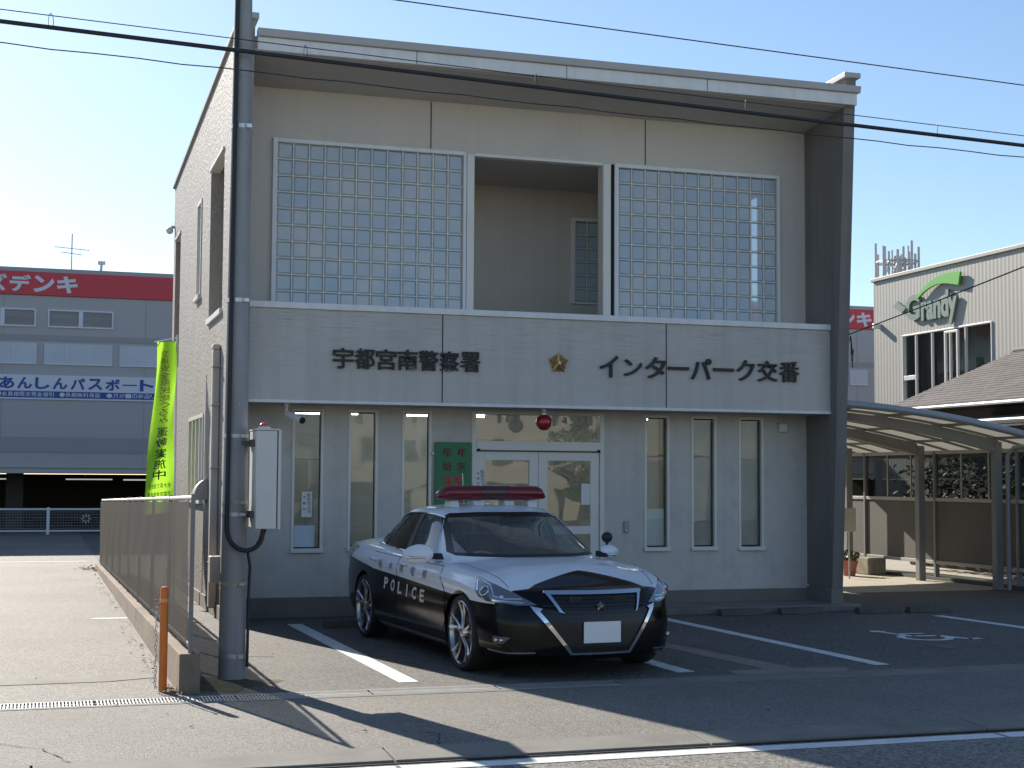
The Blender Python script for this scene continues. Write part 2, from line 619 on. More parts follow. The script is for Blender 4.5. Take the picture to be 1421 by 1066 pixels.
# wheelchair mark
g = MB()
def ring(cx, cy, r0_, r1_, a0, a1, n=28):
    vs, fs = [], []
    for i in range(n + 1):
        a = R(a0 + (a1 - a0) * i / n)
        vs += [(cx + r0_ * math.cos(a), cy + r0_ * math.sin(a), 0.004), (cx + r1_ * math.cos(a), cy + r1_ * math.sin(a), 0.004)]
    for i in range(n):
        fs.append((2 * i, 2 * i + 1, 2 * i + 3, 2 * i + 2))
    g.add(vs, fs)
ring(8.76, 13.36, 0.20, 0.29, 120, 375)
ring(8.60, 14.02, 0.0, 0.085, 0, 360, 16)
def bar(x0, y0, x1, y1, w):
    d = Vector((x1 - x0, y1 - y0)).normalized()
    n = Vector((-d.y, d.x)) * w / 2
    g.quad((x0 - n.x, y0 - n.y, 0.0045), (x1 - n.x, y1 - n.y, 0.0045), (x1 + n.x, y1 + n.y, 0.0045), (x0 + n.x, y0 + n.y, 0.0045))
bar(8.61, 13.92, 8.70, 13.48, 0.09)
bar(8.655, 13.74, 8.98, 13.72, 0.07)
bar(8.70, 13.50, 9.02, 13.48, 0.09)
bar(9.0, 13.52, 9.14, 13.10, 0.09)
bar(9.12, 13.11, 9.28, 13.16, 0.08)
structure(obj('wheelchair_mark', g, M_LINE))
structure(obj('concrete_apron', MB().box(9.9, 17.2, 18.95, 34, 0.001, 0.006), M_SLAB))
structure(obj('entrance_slab', MB().box(4.2, 9.78, 16.30, 17.06, 0.0, 0.085), M_CONC, bevel=0.01))

# wheel stops
M_STOP = mat('wheel_stop_concrete', (0.105, 0.095, 0.082), 0.9, var=0.2, vscale=4)
def stop_mesh():
    m = MB()
    m.prism([(-0.075, 0), (0.075, 0), (0.05, 0.075), (-0.05, 0.075)], 'x', -0.29, 0.29)
    return m
SL = ['leftmost wheel stop, behind the police car near the left parking line', 'wheel stop behind the police car, hidden side towards the entrance',
      'left wheel stop of the pair in the empty bay right of the car', 'right wheel stop of the pair in the empty bay right of the car',
      'left wheel stop of the pair in the wheelchair bay', 'right wheel stop of the pair in the wheelchair bay']
first = None
for i, (x, y) in enumerate([(3.25, 15.9), (4.5, 16.0), (8.05, 16.15), (8.85, 16.15), (9.82, 16.0), (10.5, 15.95)]):
    if first is None:
        first = obj('wheel_stop', stop_mesh(), M_STOP, bevel=0.012)
        tag(first, SL[0], 'wheel stop', 'concrete wheel stops')
        first.location = (x, y, 0.0)
    else:
        o = first.copy()
        COL.objects.link(o)
        o.location = (x, y, 0.0)
        o['label'] = SL[i]

# fine cracks in the pavement
def crack(pts, w):
    m = MB()
    random.seed(len(pts) * 31)
    P_ = []
    for (xa, ya), (xb, yb) in zip(pts[:-1], pts[1:]):
        n = max(2, int(math.hypot(xb - xa, yb - ya) / 0.07))
        for i in range(n):
            P_.append(Vector((xa + (xb - xa) * i / n + random.gauss(0, .012), ya + (yb - ya) * i / n + random.gauss(0, .012))))
    vs, fs = [], []
    for i in range(len(P_)):
        t = (P_[min(i + 1, len(P_) - 1)] - P_[max(i - 1, 0)]).normalized()
        n = Vector((-t.y, t.x)) * w * random.uniform(.2, .8)
        vs += [(P_[i].x + n.x, P_[i].y + n.y, .0045), (P_[i].x - n.x, P_[i].y - n.y, .0045)]
    for i in range(len(P_) - 1):
        fs.append((2 * i, 2 * i + 1, 2 * i + 3, 2 * i + 2))
    structure(obj('pavement_crack', m.add(vs, fs), M_DARK))
crack([(2.35, 8.8), (2.45, 9.15), (2.2, 9.4)], .008)
crack([(0.2, 8.8), (0.05, 9.3), (-.3, 9.6)], .008)
# drips and oil marks on the bays
for i, (x, y, r_) in enumerate(((6.05, 12.9, .17), (6.2, 13.3, .09), (8.5, 12.6, .13), (3.75, 11.7, .10), (1.95, 13.6, .12))):
    m = MB()
    vs = [(x, y, .0025)]
    for k in range(24):
        a = 2 * math.pi * k / 24
        q = r_ * (1 + .25 * math.sin(3 * a + i) + .12 * math.sin(7 * a + 2 * i))
        vs.append((x + q * math.cos(a), y + 1.3 * q * math.sin(a), .0025))
    m.add(vs, [(0, 1 + k, 1 + (k + 1) % 24) for k in range(24)])
    structure(obj('oil_stain', m, mat('oily_asphalt', (0.07, 0.065, 0.058), 0.55, var=.25, vscale=9, bump=.4, bscale=70, bdist=.008)))
def streaks(m, amount):
    """faint rain streaks running down a wall"""
    nt = m.node_tree
    b = nt.nodes['Principled BSDF']
    src = b.inputs['Base Color'].links[0].from_socket
    tc = nt.nodes.new('ShaderNodeTexCoord')
    mp = nt.nodes.new('ShaderNodeMapping')
    mp.inputs['Scale'].default_value = (7, 7, .35)
    nt.links.new(tc.outputs['Object'], mp.inputs['Vector'])
    n = nt.nodes.new('ShaderNodeTexNoise')
    n.inputs['Scale'].default_value = 1.3
    n.inputs['Detail'].default_value = 5
    nt.links.new(mp.outputs['Vector'], n.inputs['Vector'])
    mr = nt.nodes.new('ShaderNodeMapRange')
    mr.inputs['From Min'].default_value, mr.inputs['From Max'].default_value = .45, .75
    mr.inputs['To Min'].default_value, mr.inputs['To Max'].default_value = 1.0, 1 - amount
    nt.links.new(n.outputs['Fac'], mr.inputs['Value'])
    vm = nt.nodes.new('ShaderNodeVectorMath')
    vm.operation = 'SCALE'
    nt.links.new(src, vm.inputs[0])
    nt.links.new(mr.outputs['Result'], vm.inputs['Scale'])
    nt.links.new(vm.outputs['Vector'], b.inputs['Base Color'])
for m_, a_ in ((M_STUCCO_L, .07), (M_STUCCO_U, .05), (M_SIDEWALL, .10), (M_FIN, .2), (M_POLE, .25), (M_BAND, .10), (M_TRIM, .12)):
    streaks(m_, a_)

# ------------------------------------------------------------------ police box building
XL, XR = 2.14, 9.47          # inner faces of the side walls
YW = 17.1                    # front wall
YB = 24.3                    # back wall
T = 0.15
bld = thing('police_box_building', 'two storey grey-beige police box with glass block panels, dark sign lettering and a sloping roof', 'police station', (5.8, 17.1, 0))
PY = lambda u, v, w: (u, w, v)       # wall facing the street: u = X, v = Z, w = Y
PX = lambda u, v, w: (w, u, v)       # side wall: u = Y, v = Z, w = X

WIN = [(2.785, 3.154, 0.765, 2.414), (3.446, 3.802, 0.78, 2.416), (4.089, 4.455, 0.77, 2.418),
       (7.197, 7.538, 0.744, 2.42), (7.837, 8.187, 0.747, 2.419), (8.496, 8.85, 0.741, 2.417)]
DOOR = (4.953, 6.659, 0.09, 2.425)
GLB = [(2.506, 4.852, 3.35, 5.575), (6.782, 9.085, 3.35, 5.572)]
OPEN_ = (4.956, 6.631, 3.35, 5.553)
TE = 19.0                    # back of the terrace

m = MB().wall(XL, XR, 0.235, 2.62, YW, YW + T, WIN + [DOOR], PY)
obj('ground_floor_wall', m, M_STUCCO_L, bld)
m = MB().wall(XL, XR, 2.622, 6.172, YW, YW + T, GLB + [OPEN_], PY)
obj('upper_wall', m, M_STUCCO_U, bld)
for x in (4.41, 7.21):
    obj('wall_joint', MB().box(x - 0.006, x + 0.006, YW - 0.003, YW + 0.004, 5.59, 6.165), M_DARK, bld)
# plinth
for b_ in ((XL + 0.002, DOOR[0] - 0.02, YW - 0.015, YW + T, 0.0, 0.233), (DOOR[1] + 0.02, XR - 0.003, YW - 0.015, YW + T, 0.0, 0.233),
           (XR - 0.02, 9.62, 16.46, YW - 0.016, 0.0, 0.27), (1.97, XL - 0.001, 16.46, 24.3, 0.0, 0.16)):
    obj('plinth', MB().box(*b_), M_CONC, bld, bevel=0.006)
# side walls with a front edge that leans out towards the eave
HL = [(17.42, 18.86, 3.56, 5.50), (19.88, 20.44, 4.01, 5.34), (23.05, 23.95, 3.3, 5.38), (19.2, 21.1, 1.30, 2.43)]
def side_wall(name, w0, w1, holes, zb, mm):
    m = MB().wall(YW, YB, zb, 6.0, w0, w1, holes, PX)
    m.prism([(YW, 6.0), (YB, 6.0), (YB, 6.285), (YW, 6.595)], 'x', w0, w1)
    m.prism([(16.47, zb), (YW, zb), (YW, 6.595), (16.05, 6.635), (16.09, 6.18)], 'x', w0, w1)
    return obj(name, m, mm, bld)
side_wall('left_side_wall', 1.99, XL, HL, 0.162, M_SIDEWALL)
side_wall('right_side_wall', XR, 9.62, [(18.45, 19.02, 3.75, 5.62)], 0.272, M_FIN)  # slot added so bright sky shows through the glass blocks
# metal copings on the side walls
for nm, a, b in (('left', 1.955, 2.175), ('right', 9.435, 9.66)):
    m = MB()
    m.prism([(16.0, 6.637), (YB + 0.04, 6.286), (YB + 0.04, 6.35), (16.0, 6.70)], 'x', a, b)
    obj('coping', m, M_GUTTER, bld, bevel=0.005)
# roof, soffit, fascia, gutter
m = MB()
m.prism([(16.05, 6.32), (YB, 5.99), (YB, 6.12), (16.05, 6.45)], 'x', XL + 0.002, XR - 0.002)
obj('roof', m, M_ROOFMETAL, bld)
m = MB()
m.prism([(16.06, 6.275), (YW - 0.003, 6.172), (YW - 0.003, 6.22), (16.06, 6.318)], 'x', XL + 0.003, XR - 0.003)
sof = obj('soffit', m, M_SOFFIT, bld)
m = MB()
m.box(2.165, 9.595, 15.985, 16.045, 6.285, 6.43)
fa = obj('fascia', m, M_TRIM, bld, bevel=0.005)
m = MB()
m.prism([(15.945, 6.432), (16.044, 6.432), (16.044, 6.51), (15.93, 6.515)], 'x', 2.155, 9.625)
obj('gutter', m, M_GUTTER, bld, bevel=0.006)
for x in (3.95, 5.75, 7.55):
    obj('fascia_joint', MB().box(x - 0.003, x + 0.003, 15.982, 15.99, 6.287, 6.428), M_DARK, fa)
# back wall, floors
obj('back_wall', MB().wall(XL, XR, 0.0, 6.0, YB - T, YB, [], PY), M_SIDEWALL, bld)
m = MB()
m.wall(XL + 0.001, XR - 0.001, 3.3, 5.62, TE, TE + 0.12, [(6.9, 7.9, 4.02, 5.22)], PY)
obj('terrace_back_wall', m, M_STUCCO_U, bld)
obj('terrace_ceiling', MB().box(XL + 0.001, XR - 0.001, YW + T, TE, 5.585, 5.66), M_SOFFIT, bld)
obj('terrace_floor', MB().box(XL + 0.001, XR - 0.001, YW + T, YB - T, 2.7, 3.28), M_CONC, bld)

# sign band with its coping, lower trim, lettering and emblem
YBD = 16.47
m = MB()
m.box(2.185, XR - 0.004, YBD, YW - 0.002, 2.485, 3.505)
band = obj('sign_band', m, M_BAND, bld)
for x in (4.41, 7.22):
    obj('board_joint', MB().box(x - 0.006, x + 0.006, YBD - 0.002, YBD + 0.01, 2.487, 3.503), M_DARK, band)
m = MB().box(2.178, XR - 0.004, YBD - 0.03, YW - 0.002, 3.507, 3.578)
obj('band_coping', m, M_TRIM, band, bevel=0.006)
m = MB().box(2.185, XR - 0.004, YBD - 0.02, YBD + 0.03, 2.447, 2.483)
obj('band_drip_trim', m, M_TRIM, band, bevel=0.005)
obj('band_soffit', MB().box(2.19, XR - 0.004, YBD + 0.032, YW - 0.002, 2.45, 2.483), M_SOFFIT, band)
def sign_text(body, x0, x1, z0, z1, name='sign_lettering', off=0.014):
    me = join_meshes([on_plane(fit_text(c, a, b, lo, hi, 0.016, off), facing_street(YBD - 0.018)) for c, a, b, lo, hi in body], name)
    return link_mesh(name, me, M_LETTER, band)
def row(chars, x0, x1, zc, h, boxes=None, gap=0.12):
    n = len(chars)
    p = (x1 - x0) / n
    out = []
    for i, c in enumerate(chars):
        a, b = x0 + p * (i + gap / 2), x0 + p * (i + 1 - gap / 2)
        lo, hi = zc - h / 2, zc + h / 2
        if c == 'ー':
            lo, hi = zc - 0.02, zc + 0.02
        if boxes and c in boxes:
            fa_, fb, fl, fh = boxes[c]
            a, b, lo, hi = a + (b - a) * fa_, a + (b - a) * fb, zc + h * fl, zc + h * fh
        out.append((c, a, b, lo, hi))
    return out
sign_text(row('宇都宮南警察署', 3.12, 4.865, 2.965, 0.235, gap=0.06), 0, 0, 0, 0)
sign_text(row('インターパーク交番', 6.325, 9.03, 2.965, 0.26, {'ン': (0.08, 0.95, -0.42, 0.36), 'ク': (0.05, 0.95, -0.5, 0.5), 'イ': (0.05, 0.92, -0.5, 0.5)}, gap=0.10), 0, 0, 0, 0)
# five rayed emblem
m = MB()
cx, cz = 5.83, 2.985
for k in range(5):
    a = R(90 + 72 * k)
    tip = (cx + 0.136 * math.cos(a), YBD - 0.02, cz + 0.136 * math.sin(a))
    for sgn in (-1, 1):
        b = a + sgn * R(36)
        side = (cx + 0.07 * math.cos(b), YBD - 0.004, cz + 0.07 * math.sin(b))
        m.add([(cx, YBD - 0.05, cz), tip, side], [(0, 1, 2)])
    for d in (-28, -16, 16, 28):
        c = a + R(d)
        n1, n2 = c - R(3.5), c + R(3.5)
        m.add([(cx, YBD - 0.035, cz), (cx + 0.098 * math.cos(n1), YBD - 0.008, cz + 0.098 * math.sin(n1)), (cx + 0.11 * math.cos(c), YBD - 0.02, cz + 0.11 * math.sin(c)), (cx + 0.098 * math.cos(n2), YBD - 0.008, cz + 0.098 * math.sin(n2))], [(0, 1, 2), (0, 2, 3)])
em = obj('emblem', m, M_GOLD, band)
m = MB().sphere((cx, YBD - 0.05, cz), 0.021, 12)
obj('emblem_pearl', m, M_WHITE, band, smooth=60)

# ground floor windows
def window(x0, x1, z0, z1):
    m = MB()
    w = 0.032
    yf = YW - 0.012
    m.box(x0, x0 + w, yf, YW + 0.09, z0, z1)
    m.box(x1 - w, x1, yf, YW + 0.09, z0, z1)
    m.box(x0 + w, x1 - w, yf, YW + 0.09, z1 - w, z1)
    m.box(x0 - 0.008, x1 + 0.008, yf - 0.03, YW + 0.09, z0 - 0.02, z0 + w * 0.9)
    f = obj('window', m, M_FRAME, bld, bevel=0.004)
    p = MB().quad((x0 + w, YW + 0.06, z0 + w), (x1 - w, YW + 0.06, z0 + w), (x1 - w, YW + 0.06, z1 - w), (x0 + w, YW + 0.06, z1 - w))
    obj('pane', p, G_WIN, f)
    k = MB()
    for e in ((x0 + w + 0.001, x0 + w + 0.009), (x1 - w - 0.009, x1 - w - 0.001)):
        k.box(e[0], e[1], YW + 0.045, YW + 0.058, z0 + w, z1 - w)
    k.box(x0 + w + 0.01, x1 - w - 0.01, YW + 0.045, YW + 0.058, z0 + w, z0 + w + 0.012)
    k.box(x0 + w + 0.01, x1 - w - 0.01, YW + 0.045, YW + 0.058, z1 - w - 0.012, z1 - w)
    obj('glazing_gasket', k, M_DARK, f)
for w_ in WIN:
    window(*w_)
M_BACKING = mat('pale_backing', (0.66, 0.72, 0.70), 0.7, var=0.12, vscale=2.5)  # pale sheets added behind the glass to lighten the right windows
for (a_, b_, lo_, hi_) in ((7.87, 8.155, 0.79, 2.37), (8.53, 8.815, 0.79, 2.37), (7.235, 7.505, 0.79, 1.25)):
    obj('pale_backing_sheet', MB().box(a_, b_, YW + 0.10, YW + 0.105, lo_, hi_), M_BACKING, bld)

# entrance: frame, transom light, two glazed doors
x0, x1, z0, z1 = DOOR
m = MB()
yf = YW - 0.012
m.box(x0, x0 + 0.055, yf, YW + 0.10, z0, z1)
m.box(x1 - 0.055, x1, yf, YW + 0.10, z0, z1)
m.box(x0 + 0.055, x1 - 0.055, yf, YW + 0.10, z1 - 0.03, z1)
m.box(x0 + 0.055, x1 - 0.055, yf, YW + 0.10, 1.955, 2.07)
m.box(x0 + 0.057, x1 - 0.057, yf - 0.012, yf - 0.001, 1.96, 2.035)
m.box(x0 + 0.055, x1 - 0.055, yf, YW + 0.10, z0, z0 + 0.03)
df = obj('entrance_frame', m, M_FRAME, bld, bevel=0.004)
obj('transom_pane', MB().quad((x0 + 0.055, YW + 0.06, 2.07), (x1 - 0.055, YW + 0.06, 2.07), (x1 - 0.055, YW + 0.06, z1 - 0.03), (x0 + 0.055, YW + 0.06, z1 - 0.03)), G_DOOR, df)
m = MB()
m.box(x0 + 0.055, x1 - 0.055, yf - 0.002, YW + 0.01, 1.944, 1.953)
for q in (x0 + 0.06, x1 - 0.10):
    m.box(q, q + 0.04, yf - 0.02, yf - 0.0125, 1.945, 1.975)
obj('door_rail_gap', m, M_DARK, df)
xm = (x0 + x1) / 2
for a, b in ((x0 + 0.06, xm - 0.003), (xm + 0.003, x1 - 0.06)):
    m = MB()
    s_, tp, bt, md = 0.115, 0.105, 0.16, 0.1
    za, zb = z0 + 0.035, 1.943
    yy = YW + 0.012
    m.box(a, a + s_, yy, yy + 0.04, za, zb)
    m.box(b - s_, b, yy, yy + 0.04, za, zb)
    m.box(a + s_, b - s_, yy, yy + 0.04, zb - tp, zb)
    m.box(a + s_, b - s_, yy, yy + 0.04, za, za + bt)
    m.box(a + s_, b - s_, yy, yy + 0.04, 0.94, 0.94 + md)
    d = obj('door', m, M_FRAME, bld, bevel=0.003)
    obj('pane', MB().quad((a + s_, yy + 0.02, za + bt), (b - s_, yy + 0.02, za + bt), (b - s_, yy + 0.02, zb - tp), (a + s_, yy + 0.02, zb - tp)), G_DOOR, d)
    hx = b - s_ / 2 if a < xm - 0.5 else a + s_ / 2
    obj('door_handle', MB().tube([(hx, yy - 0.002, 0.75), (hx, yy - 0.05, 0.78), (hx, yy - 0.05, 1.22), (hx, yy - 0.002, 1.25)], 0.012), M_STEEL, d, smooth=40)

# glass block panels
def glass_block_mat():
    m = mat('glass_block', (0.56, 0.61, 0.65), 0.10, spec=0.7)
    nt = m.node_tree
    b = nt.nodes['Principled BSDF']
    tc = nt.nodes.new('ShaderNodeTexCoord')
    n = nt.nodes.new('ShaderNodeTexNoise')
    n.inputs['Scale'].default_value = 4.5
    n.inputs['Detail'].default_value = 2
    nt.links.new(tc.outputs['Object'], n.inputs['Vector'])
    bp = nt.nodes.new('ShaderNodeBump')
    bp.inputs['Strength'].default_value = 0.6
    bp.inputs['Distance'].default_value = 0.012
    nt.links.new(n.outputs['Fac'], bp.inputs['Height'])
    nt.links.new(bp.outputs['Normal'], b.inputs['Normal'])
    n2 = nt.nodes.new('ShaderNodeTexNoise')
    n2.inputs['Scale'].default_value = 1.7
    n2.inputs['Detail'].default_value = 3
    nt.links.new(tc.outputs['Object'], n2.inputs['Vector'])
    cr = nt.nodes.new('ShaderNodeValToRGB')
    cr.color_ramp.elements[0].position, cr.color_ramp.elements[1].position = 0.38, 0.62
    cr.color_ramp.elements[0].color = (0.50, 0.60, 0.70, 1)
    cr.color_ramp.elements[1].color = (0.64, 0.68, 0.70, 1)
    nt.links.new(n2.outputs['Fac'], cr.inputs[0])
    nt.links.new(cr.outputs[0], b.inputs['Base Color'])
    tr = nt.nodes.new('ShaderNodeBsdfTransparent')
    tr.inputs['Color'].default_value = (0.80, 0.88, 0.92, 1)
    mx = nt.nodes.new('ShaderNodeMixShader')
    mx.inputs[0].default_value = 0.72
    out = nt.nodes['Material Output']
    nt.links.new(tr.outputs[0], mx.inputs[1])
    nt.links.new(b.outputs[0], mx.inputs[2])
    nt.links.new(mx.outputs[0], out.inputs['Surface'])
    return m
M_GB = glass_block_mat()
M_MORTAR = mat('block_joint', (0.78, 0.74, 0.66), 0.7)
def block_panel(x0, x1, z0, z1, nx, nz, y, parent, fw_=0.055, name='glass_block_panel'):
    m = MB()
    m.box(x0, x0 + fw_, y - 0.025, y + 0.09, z0, z1)
    m.box(x1 - fw_ * 0.7, x1, y - 0.025, y + 0.09, z0, z1)
    m.box(x0 + fw_, x1 - fw_ * 0.7, y - 0.025, y + 0.09, z1 - fw_ * 0.85, z1)
    m.box(x0 + fw_, x1 - fw_ * 0.7, y - 0.025, y + 0.09, z0, z0 + 0.03)
    f = obj(name, m, M_TRIM, parent, bevel=0.004)
    a, b, c, d = x0 + fw_, x1 - fw_ * 0.7, z0 + 0.03, z1 - fw_ * 0.85
    px, pz = (b - a) / nx, (d - c) / nz
    j = MB()
    jw = 0.0068
    for i in range(1, nx):
        j.box(a + i * px - jw, a + i * px + jw, y + 0.004, y + 0.07, c, d)
    for k in range(1, nz):
        for i in range(nx):
            j.box(a + i * px + jw, a + (i + 1) * px - jw, y + 0.005, y + 0.069, c + k * pz - jw, c + k * pz + jw)
    obj('block_joints', j, M_MORTAR, f)
    q = MB()
    for i in range(nx):
        for k in range(nz):
            xa, xb, za, zb = a + i * px + jw, a + (i + 1) * px - jw, c + k * pz + jw, c + (k + 1) * pz - jw
            e = 0.016
            t1, t2 = (random.random() - 0.5) * 0.004, (random.random() - 0.5) * 0.004
            vs = [(xa, y + 0.03, za), (xb, y + 0.03, za), (xb, y + 0.03, zb), (xa, y + 0.03, zb),
                  (xa + e, y + 0.012 + t1, za + e), (xb - e, y + 0.012 - t1, za + e), (xb - e, y + 0.012 - t1 + t2, zb - e), (xa + e, y + 0.012 + t1 + t2, zb - e)]
            q.add(vs, [(4, 5, 6, 7), (0, 1, 5, 4), (1, 2, 6, 5), (2, 3, 7, 6), (3, 0, 4, 7)])
    obj('glass_blocks', q, M_GB, f)
    return f
block_panel(GLB[0][0], GLB[0][1], 3.56, GLB[0][3], 12, 10, YW - 0.02, bld)
block_panel(GLB[1][0], GLB[1][1], 3.56, GLB[1][3], 12, 10, YW - 0.02, bld)
for a, b in ((2.51, 4.85), (6.785, 9.08)):
    obj('parapet_sill', MB().box(a, b, YW + 0.002, YW + T, 3.34, 3.555), M_CONC, bld)
block_panel(6.90, 7.90, 4.02, 5.22, 5, 6, TE - 0.01, bld, 0.06, 'terrace_block_window')
# frame round the terrace opening
for b_ in ((4.86, 4.955, YW - 0.03, YW + 0.12, 3.56, 5.56), (6.633, 6.735, YW - 0.03, YW + 0.12, 3.56, 5.56)):
    obj('terrace_post', MB().box(*b_), M_FRAME, bld, bevel=0.005)
obj('terrace_lintel', MB().box(4.957, 6.631, YW - 0.02, YW + 0.10, 5.535, 5.575), M_FRAME, bld, bevel=0.005)
for b_ in ((4.8525, 4.8595, YW - 0.028, YW + 0.05, 3.56, 5.56), (6.7375, 6.7815, YW - 0.012, YW + 0.05, 3.56, 5.56)):
    obj('frame_gap', MB().box(*b_), M_DARK, bld)

# windows of the left side wall
def side_window(y0, y1, z0, z1, mull=1, sill=True):
    m = MB()
    w = 0.05
    xf = 1.975
    m.box(xf, 2.06, y0, y0 + w, z0, z1)
    m.box(xf, 2.06, y1 - w, y1, z0, z1)
    m.box(xf, 2.06, y0 + w, y1 - w, z1 - w, z1)
    m.box(xf - 0.03, 2.06, y0 - 0.02, y1 + 0.02, z0 - 0.03, z0 + w * 0.7)
    for i in range(1, mull):
        yy = y0 + (y1 - y0) * i / mull
        m.box(xf + 0.006, 2.05, yy - 0.03, yy + 0.03, z0 + 0.04, z1 - w)
    f = obj('side_window', m, M_FRAME, bld, bevel=0.004)
    obj('pane', MB().quad((2.03, y0 + w, z0 + 0.035), (2.03, y1 - w, z0 + 0.035), (2.03, y1 - w, z1 - w), (2.03, y0 + w, z1 - w)), G_WIN, f)
side_window(19.88, 20.44, 4.01, 5.34)
side_window(19.2, 21.1, 1.30, 2.43, 4)
for b_ in ((1.955, 2.1, 17.4, 18.88, 3.52, 3.59), (1.965, 2.1, 17.42, 18.86, 5.47, 5.51), (1.97, 2.1, 23.03, 23.97, 5.36, 5.40)):
    obj('opening_trim', MB().box(*b_), M_TRIM, bld, bevel=0.004)
for b_ in ((2.141, 4.5, 22.95, 23.0, 3.285, 5.9), (2.141, 2.9, 24.0, 24.1, 3.285, 5.9)):
    obj('light_well_wall', MB().box(*b_), M_STUCCO_U, bld)
# room behind the ground floor windows
m = MB()
m.quad((XL + .005, 17.26, 0.12), (XR - .005, 17.26, 0.12), (XR - .005, 21.9, 0.12), (XL + .005, 21.9, 0.12))
obj('room_floor', m, M_ROOMF, bld)
m = MB()
m.quad((XL + .005, 21.9, 0.1), (XR - .005, 21.9, 0.1), (XR - .005, 21.9, 2.6), (XL + .005, 21.9, 2.6))
m.quad((6.9, 17.26, 0.1), (6.9, 19.9, 0.1), (6.9, 19.9, 2.6), (6.9, 17.26, 2.6))
m.quad((XL + .004, 17.26, 2.6), (XR - .004, 17.26, 2.6), (XR - .004, 21.9, 2.6), (XL + .004, 21.9, 2.6))
obj('room_wall', m, M_ROOM, bld)
def tube_light(x, y, lab):
    m = MB().box(x - 0.62, x + 0.62, y - 0.07, y + 0.07, 2.55, 2.597)
    t = obj('ceiling_light', m, M_WHITE, None, (x, y, 2.597))
    tag(t, lab, 'ceiling light', 'fluorescent ceiling lights inside the police box')
    m = MB().tube([(x - 0.58, y, 2.525), (x + 0.58, y, 2.525)], 0.018, 8)
    obj('fluorescent_tube', m, M_LAMP, t)
for x, y, lab in ((3.2, 18.3, 'fluorescent light near the glass behind the leftmost narrow windows'), (3.7, 20.6, 'fluorescent light deep inside the room behind the left windows'),
                  (5.6, 18.5, 'fluorescent light just inside the glazed entrance'), (5.6, 20.7, 'fluorescent light deep inside behind the entrance doors'), (8.1, 18.2, 'fluorescent light behind the three narrow windows on the right'),
                  (8.1, 19.3, 'added fluorescent light deeper inside, to brighten the right windows'), (8.1, 20.5, 'added fluorescent light at the back, to brighten the right windows')):  # these two lights are added to brighten the right windows
    tube_light(x, y, lab)
# furniture seen through the glass
M_LOCK = mat('grey_cabinet_paint', (0.30, 0.31, 0.30), 0.5)
M_WOOD = mat('counter_wood', (0.25, 0.16, 0.09), 0.5, var=0.15, vscale=4, stretch=(1, 1, 8))
c = thing('reception_counter', 'wooden reception counter inside the police box behind the entrance', 'counter', (5.6, 20.0, 0.12))
obj('counter_front', MB().box(4.6, 6.7, 19.8, 19.84, 0.12, 1.0), M_WOOD, c)
obj('counter_top', MB().box(4.55, 6.75, 19.72, 20.3, 1.0, 1.04), M_LOCK, c, bevel=0.006)
def cabinet(x, y, h, lab):
    c = thing('filing_cabinet', lab, 'cabinet', (x, y, 0.12), 'filing cabinets inside the police box')
    obj('cabinet_body', MB().box(x - 0.44, x + 0.44, y - 0.2, y + 0.2, 0.12, h), M_LOCK, c, bevel=0.006)
    for k in range(2):
        d = obj('cabinet_door', MB().box(x - 0.43 + 0.435 * k, x - 0.005 + 0.43 * k, y - 0.222, y - 0.202, 0.16, h - 0.04), mat('cabinet_door_paint', (0.36, 0.37, 0.36), 0.45), c, bevel=0.004)
        obj('handle', MB().box(x - 0.05 + 0.075 * k, x - 0.03 + 0.075 * k, y - 0.24, y - 0.223, h * 0.55, h * 0.55 + 0.1), M_STEEL, d)
cabinet(2.75, 21.6, 1.9, 'tall grey cabinet at the back of the room behind the leftmost window')
cabinet(3.7, 21.6, 1.9, 'tall grey cabinet at the back of the room behind the second window')
cabinet(8.4, 21.6, 1.5, 'low grey cabinet at the back behind the right windows')
dk = thing('office_desk', 'grey office desk inside behind the right windows', 'desk', (8.2, 18.6, 0.12))
obj('desk_top', MB().box(7.5, 8.9, 18.3, 19.0, 0.80, 0.84), M_LOCK, dk, bevel=0.005)
for a in (7.52, 8.48):
    obj('drawer_unit', MB().box(a, a + 0.4, 18.32, 18.98, 0.12, 0.798), mat('drawer_paint', (0.4, 0.4, 0.38), 0.5), dk, bevel=0.005)
# papers behind the glass
def paper(x0, x1, z0, z1, y, lab, mm=None, cat='notice'):
    o = obj('paper_notice', MB().box(x0, x1, y - 0.002, y + 0.001, z0, z1), mm or M_PAPER, None, ((x0 + x1) / 2, y, z0))
    return tag(o, lab, cat)
def vtext(s, x, z_top, size, y, parent, mm, name='lettering', pitch=1.08, off=0.008):
    mes = []
    for i, ch in enumerate(s):
        zt = z_top - i * size * pitch
        mes.append(on_plane(fit_text(ch, x - size / 2, x + size / 2, zt - size, zt, 0, off), facing_street(y)))
    return link_mesh(name, join_meshes(mes, name), mm, parent)
M_INK = mat('black_ink', (0.02, 0.02, 0.025), 0.6)
st = paper(2.915, 3.035, 1.155, 1.45, YW + 0.052, 'white vertical security camera sticker inside the leftmost window', M_WHITE, 'sticker')
vtext('防犯カメラ', 3.0, 1.43, 0.044, YW + 0.0485, st, M_INK)
vtext('作動中', 2.945, 1.40, 0.034, YW + 0.0485, st, M_INK, pitch=2.0)
paper(2.83, 3.07, 0.80, 1.06, YW + 0.053, 'pale blue paper at the foot of the leftmost window')
paper(4.21, 4.40, 1.03, 1.235, YW + 0.053, 'small pale poster low in the third window from the left')
paper(6.37, 6.53, 1.30, 1.56, YW + 0.024, 'white paper on the right entrance door', M_WHITE)
paper(7.235, 7.42, 1.30, 1.83, YW + 0.20, 'tall white notice hanging behind the first window right of the door', mat('cream_paper', (0.55, 0.52, 0.42), 0.8))
